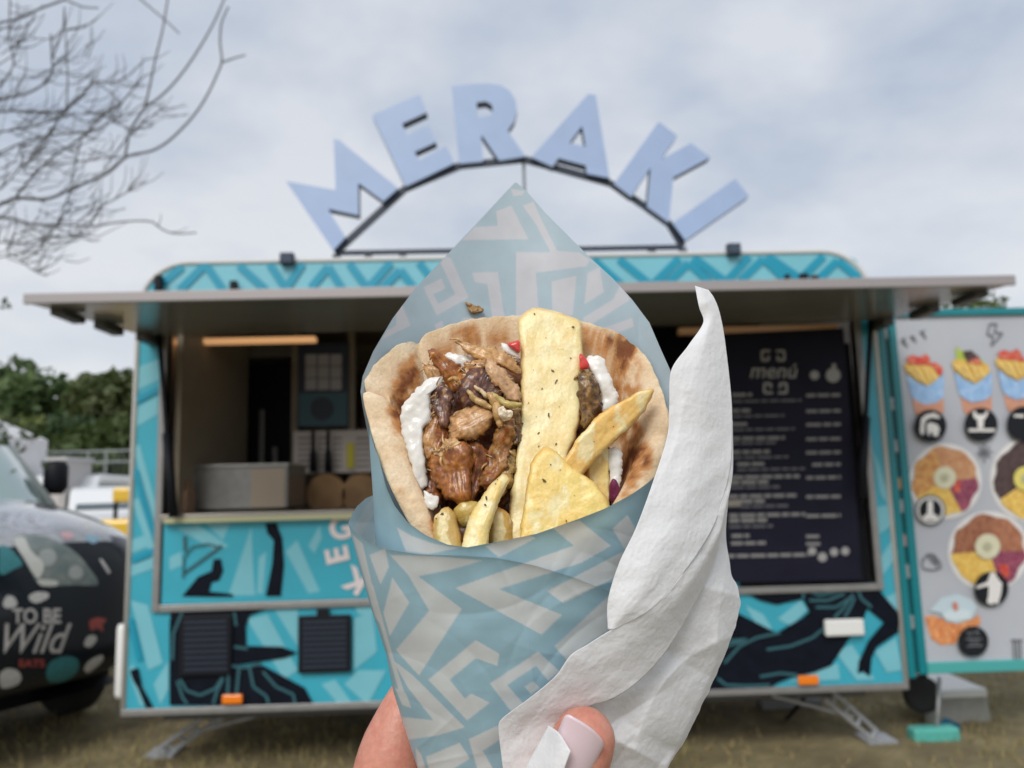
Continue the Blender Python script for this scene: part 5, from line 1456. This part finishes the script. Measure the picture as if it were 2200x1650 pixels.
meat([(578, 858), (620, 858), (700, 878), (800, 895), (880, 940), (915, 1000), (905, 1040), (840, 1000), (760, 968), (700, 960), (640, 915)], -44, 22, (.56, .32, .12), TAN, 'golden tan strip lying across the top of the filling', (0, .25), .1, 5)
meat([(412, 1330), (450, 1260), (500, 1245), (545, 1320), (530, 1400), (480, 1450), (430, 1480), (405, 1420)], 8, 30, TAN, BRN, 'brown meat piece between the sauce and the largest chunk', (0, .2), .3)
meat([(755, 1440), (780, 1340), (830, 1270), (880, 1255), (892, 1330), (865, 1430), (835, 1540), (770, 1620), (715, 1610), (730, 1520)], 34, 26, (.40, .22, .07), BRN, 'stringy golden brown shred beside the tall fry', (0, .25), .4, 12)
meat([(855, 1215), (905, 1200), (925, 1290), (905, 1400), (870, 1390)], 2, 26, DRK, GRN, 'dark meat edge hidden close to the left of the tall fry', (0, .25), .5)
meat([(1225, 1020), (1290, 1035), (1332, 1095), (1340, 1190), (1300, 1270), (1240, 1320), (1222, 1200)], -30, 30, (.15, .075, .03), GRN, 'dark greenish brown meat curl right of the tall fry', (0, .25), .5)
meat([(425, 985), (470, 985), (498, 1010), (490, 1062), (455, 1065), (428, 1040)], -10, 18, PALE, TAN, 'small pale tan scrap on top of the left sauce', (0, .2), .05, 3)
meat([(405, 1650), (440, 1560), (490, 1560), (520, 1640), (500, 1720), (430, 1730)], 22, 26, BRN, DRK, 'dark scrap under the largest chunk near the bread edge', (0, .2), .4)
meat([(815, 1440), (880, 1420), (892, 1500), (870, 1600), (815, 1620), (800, 1530)], 36, 24, GRN, (.36, .25, .07), 'olive green cooked onion lump left of the triangular fry', (0, .25), .3, 6, name='onion_piece', cat='onion')
meat([(690, 1180), (760, 1150), (850, 1190), (860, 1250), (780, 1280), (700, 1250)], -6, 24, BRN, TAN, 'brown crumbly piece under the pale shreds', (0, .2), .35)
meat([(620, 960), (700, 955), (760, 980), (720, 1010), (640, 1010)], -26, 20, (.40, .2, .07), TAN, 'crisp golden crust bit above the charred lump', (0, .2), .15, 6)
# torn shavings heaped in between
rs_ = random.Random(21)
SHV = [(948, 852, ORG, BRN, 'small orange brown shaving under the pointed strip at upper left'), (1004, 806, PALE, TAN, 'thin pale shaving beneath the golden tan strip'), (1072, 800, TAN, BRN, 'small tan shaving tucked between the golden strip and the tall fry'),
       (934, 948, BRN, DRK, 'small dark shaving between the left sauce and the tan chunk'), (1090, 930, GRN, BRN, 'olive brown shaving touching the tall fry at half height'), (1000, 1062, TAN, PALE, 'small tan shaving between the largest chunk and the curved fry'),
       (1062, 990, ORG, TAN, 'orange brown shaving right of the largest chunk'), (932, 1030, BRN, TAN, 'brown shaving at the left foot of the largest chunk'), (1020, 862, BRN, DRK, 'dark shaving behind the pale forked shred'), (1085, 1040, PALE, GRN, 'pale olive shaving above the triangular fry at its left corner')]
for i, (x0, y0, ca_, cb_, lab_) in enumerate(SHV):
    an = rs_.gauss(1.3, .7); ln = rs_.uniform(26, 58); wd_ = rs_.uniform(9, 20)
    ca, sa = math.cos(an), math.sin(an)
    pts = []
    for (a, b) in ((-1, -.1), (-.6, -.8), (0, -1), (.6, -.7), (1, 0), (.5, .9), (-.1, .7), (-.7, .9)):
        a *= ln/2*rs_.uniform(.8, 1.2); b *= wd_/2*rs_.uniform(.7, 1.3)
        pts.append((x0+a*ca-b*sa, y0+a*sa+b*ca))
    o = lump('meat_shaving', pts, 2+.22*(y0-930)+rs_.uniform(-4, 16), rs_.uniform(5, 10), M_meat, meat_col(ca_, cb_, dk=rs_.uniform(.1, .5)), None, (rs_.uniform(-.5, .5), rs_.uniform(-.1, .6)), power=4, amp=4, freq=.06, seed=50+i*3.3, n=90, rings=12, jag=4, grain=1.0, bend=4)
    tag(o, lab_, 'meat', 'torn meat shavings in the filling')
# shreds
for i, (P, rd, lab) in enumerate((([(640, 1115), (690, 1165), (740, 1190), (770, 1205)], 7, 'pale shred of meat lying slantwise on the charred lump'), ([(750, 1130), (785, 1180), (800, 1240), (810, 1300)], 10, 'pale forked shred standing at the middle of the filling'),
      ([(765, 1130), (830, 1175), (880, 1190), (925, 1185)], 8, 'thin yellowish onion strip touching the tall fry'), ([(680, 1090), (720, 1125), (770, 1165)], 5, 'short cream shred behind the forked shred'), ([(540, 1060), (575, 1050), (600, 1070)], 5, 'small golden crust thread near the pointed strip'))):
    S = spline(D1(P), 14)
    mb = MB(); mb.tube([HP(x+3*nz(x, y, i, .1), y+3*nz(y, x, i, .1), 44-(i == 3)*4+.3*(y-880)+3*math.sin(k)) for k, (x, y) in enumerate(S)], [rd*KPX*(1-.5*abs(2*k/13-1)**3+.2*nz(k, i, 0, .9)) for k in range(14)], 8)
    o = mb.build('meat_shred', mat('shred_tan', ((.55, .36, .15), (.52, .31, .12), (.50, .38, .12), (.66, .50, .30), (.5, .28, .08))[i], .35, var=.2, vscale=500, bump=.0004, bscale=700, sss=.2, sscale=.002, coat=.2), None, True)
    tag(o, lab, 'meat shred', 'shreds on the filling')
o = lump('cheese_crumb', D1([(800, 1210), (825, 1190), (845, 1215), (880, 1225), (875, 1250), (835, 1275), (812, 1250)]), 62, 10, M_sauce, lambda *a: (.80, .68, .52), amp=6, freq=.08)
tag(o, 'cream white crumb lying on the meat near the tall fry', 'crumb')

def sauce_col(x, y, wv, r, t): return mixc3((.80, .78, .74), (.72, .67, .60), .3*r+.5*nz(x, y, wv, .03))
for P, wv, T, lab in (([(290, 1250), (320, 1170), (355, 1125), (420, 1060), (470, 1035), (510, 1040), (500, 1090), (455, 1130), (450, 1200), (455, 1260), (420, 1310), (412, 1400), (425, 1500), (430, 1580), (410, 1640), (375, 1640), (345, 1520), (325, 1420), (300, 1330)], 18, 26, 'thick white yogurt sauce smeared down the left side inside the pita'),
                      ([(520, 925), (580, 915), (650, 930), (700, 960), (660, 1010), (590, 1000), (545, 960)], -62, 18, 'white yogurt sauce showing under the golden tan strip'),
                      ([(815, 870), (850, 872), (900, 900), (900, 935), (850, 925), (825, 900)], -52, 16, 'little white sauce dab beside the tomato at the top'),
                      ([(1240, 965), (1290, 935), (1345, 945), (1372, 1010), (1405, 1090), (1425, 1160), (1400, 1215), (1345, 1225), (1335, 1120), (1290, 1030)], -36, 20, 'white yogurt sauce streak down the right side of the filling'),
                      ([(1365, 1440), (1400, 1400), (1440, 1430), (1450, 1520), (1440, 1610), (1410, 1660), (1380, 1600)], 36, 20, 'white sauce drip below the slanting pointed fry'),
                      ([(418, 1640), (450, 1650), (490, 1690), (470, 1740), (430, 1730), (410, 1690)], 80, 14, 'white sauce spot at the bread edge above the stubby fry')):
    o = lump('yogurt_sauce', D1(P), wv+T*.3, T*.6, M_sauce, sauce_col, None, (0, .2), power=2.6, amp=5, freq=.03, seed=wv, jag=5, bend=2, n=160, rings=20)
    tag(o, lab, 'sauce', 'dabs of yogurt sauce')
M_tom = mat('tomato_flesh', (.62, .045, .035), .25, var=.2, vscale=300, sss=.2, sscale=.002, coat=.3)
for P, wv, lab in (([(850, 872), (880, 855), (915, 855), (915, 915), (892, 908)], -44, 'red tomato bit left of the top of the tall fry'), ([(1225, 925), (1252, 935), (1278, 990), (1250, 1005), (1225, 1000)], -30, 'red tomato bit right of the tall fry beside the sauce')):
    o = lump('tomato_piece', D1(P), wv, 14, M_tom, lambda *a: (1, 0, 0), None, (0, .2), power=4, amp=3)
    tag(o, lab, 'tomato', 'tomato bits')
o = lump('cabbage_piece', D1([(1380, 1610), (1400, 1570), (1430, 1600), (1440, 1650), (1410, 1700), (1385, 1680)]), 62, 9, mat('red_cabbage', (.16, .02, .07), .3, var=.3, vscale=300), lambda *a: (1, 0, 0), amp=4)
tag(o, 'purple cabbage scrap under the right sauce drip', 'cabbage')
# crumb stuck on the standing sheet
qx = (1020-1110)/338
o = lump('crumb', D1([(632, 662), (650, 655), (680, 668), (712, 680), (726, 700), (690, 712), (655, 700)]), -235+225*qx*qx-.13*190+10, 8, mat('crumb_brown', (.34, .20, .08), .5, var=.5, vscale=500, bump=.0008, bscale=600), lambda *a: (1, 0, 0), amp=8, freq=.09)
tag(o, 'little brown meat crumb stuck to the standing paper sheet', 'crumb')

# herb flecks on the fries: found by looking along the place where they lie
def herb(fr_, spots):
    dg = bpy.context.evaluated_depsgraph_get()
    me = fr_.data
    bv = BVHTree.FromPolygons([v.co for v in me.vertices], [tuple(p.vertices) for p in me.polygons])
    rr_ = random.Random(len(spots))
    for x, y, r, el in spots:
        d = ray(x, y).normalized()
        h = bv.ray_cast(CAM, d)
        if h[0] is None: continue
        nrm = h[1] if h[1].dot(d) < 0 else -h[1]
        a = (RT*math.cos(rr_.uniform(0, 3))+UP*math.sin(rr_.uniform(0, 3))); a = (a-nrm*a.dot(nrm)).normalized(); b = nrm.cross(a)
        c = h[0]+nrm*.00018
        k = 9; pts = [c+a*(r*.62*KPX*el*math.cos(6.283*i/k)*rr_.uniform(.45, 1.35))+b*(r*.55*KPX*math.sin(6.283*i/k)*rr_.uniform(.35, 1.35)) for i in range(k)]
        top = [p+nrm*.00025 for p in pts]
        mesh_obj('herb_fleck', pts+top, [tuple(range(k, 2*k))]+[(i, (i+1) % k, (i+1) % k+k, i+k) for i in range(k)], M_herb, fr_)
q = lambda L, D: [(*D([(x, y)])[0], r, e) for x, y, r, e in L]
herb(f1, q([(990, 717, 3, 1.3), (1192, 785, 3.5, 1.6), (1180, 947, 3, 1), (1085, 1012, 4, 1.8), (1103, 1068, 4.5, 1.7), (986, 1007, 1.5, 1), (1030, 1105, 2, 1.6), (1065, 1244, 4, 2.2), (1012, 1338, 2.5, 2), (1104, 1395, 3.5, 1.3), (1012, 1405, 2, 1.8), (1225, 1130, 2, 1), (960, 1180, 1.6, 1.4), (1140, 900, 1.5, 1), (1050, 840, 1.5, 1), (1120, 1200, 1.4, 1), (1000, 1250, 1.6, 1)], D1))
herb(f3, q([(1040, 152, 4.5, 2), (1075, 70, 2.5, 1), (1157, 363, 3.5, 1.4), (1125, 97, 1.6, 1), (1200, 230, 1.4, 1), (1010, 300, 1.4, 1)], D2))
herb(f5, q([(742, 245, 4, 1.8), (735, 280, 3, 1.6), (790, 170, 2.5, 1.4), (715, 215, 2.5, 1.3), (800, 150, 2, 1)], D2))
herb(f6, q([(510, 328, 5, 1.3), (480, 350, 2.5, 1)], D2))
herb(f2, q([(1156, 1450, 2.5, 1.5), (1400, 1300, 1.6, 1), (1300, 1380, 1.6, 1)], D1))

# ------------------------------------------------------------------ napkin
M_nap = mat('tissue_napkin', (.87, .87, .88), .85, trans=.20, bump=.00035, bscale=420, spec=.15)
def patch(name, curves, nu, nv, parent, cr_amp, seed, nf=10, edge=0.0):
    bxs = [p for c in curves for p in c]
    F = folds(nf, int(seed*10), (min(p[0] for p in bxs), max(p[0] for p in bxs), min(p[1] for p in bxs), max(p[1] for p in bxs)), cr_amp)
    C3 = [spline(c, nu) for c in curves]
    G = []
    for i in range(nu):
        S = spline([c[i] for c in C3], nv) if len(C3) > 2 else np.linspace(C3[0][i], C3[1][i], nv)
        row = []
        for j in range(nv):
            x, y, z = S[j]
            e = edge*nz(x, y, seed, .05) if j in (0, nv-1) else 0
            row.append((x+e, y, z+crumple(x, y, F)+.8*nz(x, y, seed, .12)+2.0*nz(x, y, seed, .03)))
        G.append(row)
    return grid_mesh(name, G, M_nap, parent, None, solid=.00012)
nap = thing('paper_napkin', tuple(HP(1400, 1640, 60)), 'crumpled white paper napkin held against the right side of the paper cone', 'napkin')
UL = [(1493, 614, -60), (1502, 660, -45), (1511, 693, -40), (1478, 743, 5), (1442, 796, 40), (1438, 870, 52), (1434, 935, 70), (1403, 1035, 125), (1366, 1135, 170), (1330, 1210, 195), (1306, 1290, 205), (1306, 1352, 208)]
UR = [(1522, 623, -70), (1534, 640, -66), (1545, 668, -60), (1556, 722, -50), (1571, 851, -25), (1573, 930, -5), (1568, 1012, 20), (1550, 1080, 52), (1530, 1137, 85), (1473, 1225, 150), (1399, 1308, 198), (1315, 1353, 214)]
UM = [((a[0]+b[0])/2, (a[1]+b[1])/2, (a[2]+b[2])/2+min(22, math.hypot(b[0]-a[0], b[1]-a[1])*.16)) for a, b in zip(UL, UR)]
patch('upper_fold', [UL, UM, UR], 180, 80, nap, 4.5, 1.0, 22)
# lip: the rolled thickness along the ridge
RG = [(1571, 900, -14), (1568, 1012, 18), (1550, 1080, 50), (1530, 1137, 82), (1473, 1225, 148), (1399, 1308, 196), (1312, 1354, 212), (1262, 1385, 220), (1226, 1408, 224), (1193, 1453, 226), (1140, 1498, 224), (1082, 1541, 212), (1071, 1558, 206), (1078, 1630, 196), (1090, 1720, 186)]
R1 = [(1574, 905, -22), (1574, 1016, 8), (1560, 1090, 40), (1544, 1150, 70), (1490, 1245, 130), (1420, 1330, 176), (1345, 1392, 196), (1290, 1420, 206), (1250, 1440, 214), (1212, 1480, 216), (1165, 1525, 216), (1120, 1560, 206), (1110, 1600, 200), (1110, 1650, 196), (1115, 1730, 186)]
R2 = [(1570, 912, -40), (1566, 1030, -20), (1552, 1110, 10), (1540, 1190, 36), (1490, 1300, 92), (1430, 1400, 140), (1370, 1465, 164), (1318, 1500, 178), (1270, 1515, 184), (1230, 1530, 190), (1196, 1556, 196), (1180, 1600, 196), (1165, 1640, 192), (1150, 1690, 190), (1140, 1750, 184)]
patch('lower_fold', [RG, R1, R2], 190, 60, nap, 8, 2.3, 26)
# back leaf, crumpled, behind the thumb
K0 = [(1572, 905, -45), (1554, 1070, -10), (1522, 1165, 20), (1455, 1280, 78), (1370, 1390, 132), (1290, 1450, 158), (1225, 1500, 168), (1200, 1640, 160), (1150, 1780, 150)]
K1 = [(1573, 950, -50), (1560, 1120, -24), (1540, 1230, 4), (1500, 1350, 44), (1450, 1460, 80), (1390, 1560, 105), (1340, 1640, 112), (1300, 1720, 112), (1270, 1800, 110)]
K2 = [(1571, 1010, -56), (1553, 1145, -44), (1568, 1215, -34), (1556, 1340, -8), (1520, 1450, 20), (1474, 1550, 44), (1430, 1640, 56), (1400, 1720, 60), (1380, 1800, 60)]
K3 = [(1568, 1040, -66), (1551, 1190, -56), (1590, 1290, -52), (1580, 1345, -42), (1536, 1455, -16), (1505, 1520, 0), (1472, 1590, 12), (1432, 1652, 20), (1395, 1760, 26)]
K3[1] = (1556, 1195, -56); K3[2] = (1588, 1275, -54)
patch('back_leaf', [K0, K1, K2, K3], 220, 160, nap, 17, 4.1, 60, 3)
# small torn flap over the nail
patch('torn_flap', [[(1178, 1558, 250), (1150, 1610, 246), (1110, 1680, 235)], [(1202, 1576, 300), (1190, 1640, 306), (1160, 1720, 296)], [(1226, 1614, 322), (1213, 1650, 322), (1195, 1720, 312)]], 30, 24, nap, 2, 6.0, 4)

# ------------------------------------------------------------------ hand
M_skin = mat('skin', (.60, .265, .19), .38, var=.10, vscale=230, col2=(.55, .20, .145), lo=.45, hi=.75, bump=.00022, bscale=900, sss=.35, sssr=(1, .35, .2), sscale=.004, spec=.45)
hb = MB()
def limb(pts):
    P = [HP(p[0], p[1], p[2]) for p in pts]; R = [p[3]*KPX for p in pts]
    # interpolate, with rounded ends
    Q = spline([(*p, r) for p, r in zip(P, R)], len(pts)*6)
    pp = [Vector(q[:3]) for q in Q]; rr2 = [float(q[3]) for q in Q]
    t0 = (pp[0]-pp[1]).normalized(); t1 = (pp[-1]-pp[-2]).normalized()
    pre = [(pp[0]+t0*rr2[0]*math.sin(a), rr2[0]*math.cos(a)) for a in (1.5, 1.2, .8, .4)]
    post = [(pp[-1]+t1*rr2[-1]*math.sin(a), rr2[-1]*math.cos(a)) for a in (.4, .8, 1.2, 1.5)]
    hb.tube([a for a, _ in pre]+pp+[a for a, _ in post], [b for _, b in pre]+rr2+[b for _, b in post], 18)
# thumb along the front, fingers round the back, palm at the left, wrist out of the frame
limb([(960, 2120, 30, 190), (1010, 1980, 120, 140), (1095, 1850, 190, 92), (1180, 1740, 218, 74), (1225, 1660, 226, 68), (1254, 1590, 226, 60)])
limb([(900, 2300, -60, 210), (905, 2120, -60, 220), (880, 1950, -70, 190), (850, 1800, -90, 140), (838, 1680, -95, 92), (852, 1600, -110, 80), (872, 1530, -130, 62), (900, 1470, -165, 52)])
limb([(905, 1475, -170, 52), (1000, 1420, -262, 56), (1120, 1410, -285, 52), (1240, 1440, -255, 46), (1310, 1470, -190, 42)])
limb([(870, 1640, -150, 66), (980, 1540, -262, 58), (1120, 1520, -290, 54), (1240, 1550, -255, 48), (1310, 1580, -180, 43)])
limb([(880, 1760, -150, 66), (990, 1650, -255, 56), (1110, 1640, -280, 52), (1220, 1660, -240, 46), (1280, 1690, -180, 41)])
limb([(900, 1880, -140, 62), (1000, 1770, -230, 50), (1090, 1750, -250, 44), (1180, 1770, -215, 39), (1230, 1790, -175, 35)])
limb([(900, 2250, -60, 215), (860, 2600, -100, 200), (800, 3000, -140, 215)])
hand = hb.build('person', M_skin, None, True)
rm = hand.modifiers.new('skin', 'REMESH'); rm.mode = 'VOXEL'; rm.voxel_size = .0011; rm.use_smooth_shade = True
smo = hand.modifiers.new('soften', 'SMOOTH'); smo.factor = .6; smo.iterations = 9
tag(hand, 'left hand with a pale pink square nail gripping the wrapped gyros and napkin', 'person')
# nail
Nq = [[(1200, 1572), (1217, 1536), (1236, 1543), (1258, 1556), (1280, 1573), (1296, 1594), (1292, 1612)],
      [(1190, 1612), (1206, 1580), (1226, 1588), (1246, 1600), (1266, 1614), (1280, 1628), (1276, 1640)],
      [(1172, 1660), (1188, 1630), (1208, 1638), (1226, 1648), (1244, 1660), (1258, 1672), (1255, 1684)],
      [(1165, 1690), (1178, 1668), (1196, 1674), (1212, 1684), (1228, 1694), (1240, 1704), (1238, 1714)]]
Wc = [262, 291, 299, 301, 297, 286, 272]
G = []
for a in np.linspace(0, 1, 24):
    row = []
    R_ = [spline([n_[j] for n_ in Nq], 24) for j in range(7)]
    i = int(round(a*23))
    S = spline([(*R_[j][i], Wc[j]-6*a) for j in range(7)], 26)
    G.append([tuple(s) for s in S])
grid_mesh('thumbnail', G, mat('pink_nail_polish', (.76, .60, .645), .30, coat=.15, sss=.1, sscale=.002), hand, solid=.0006)
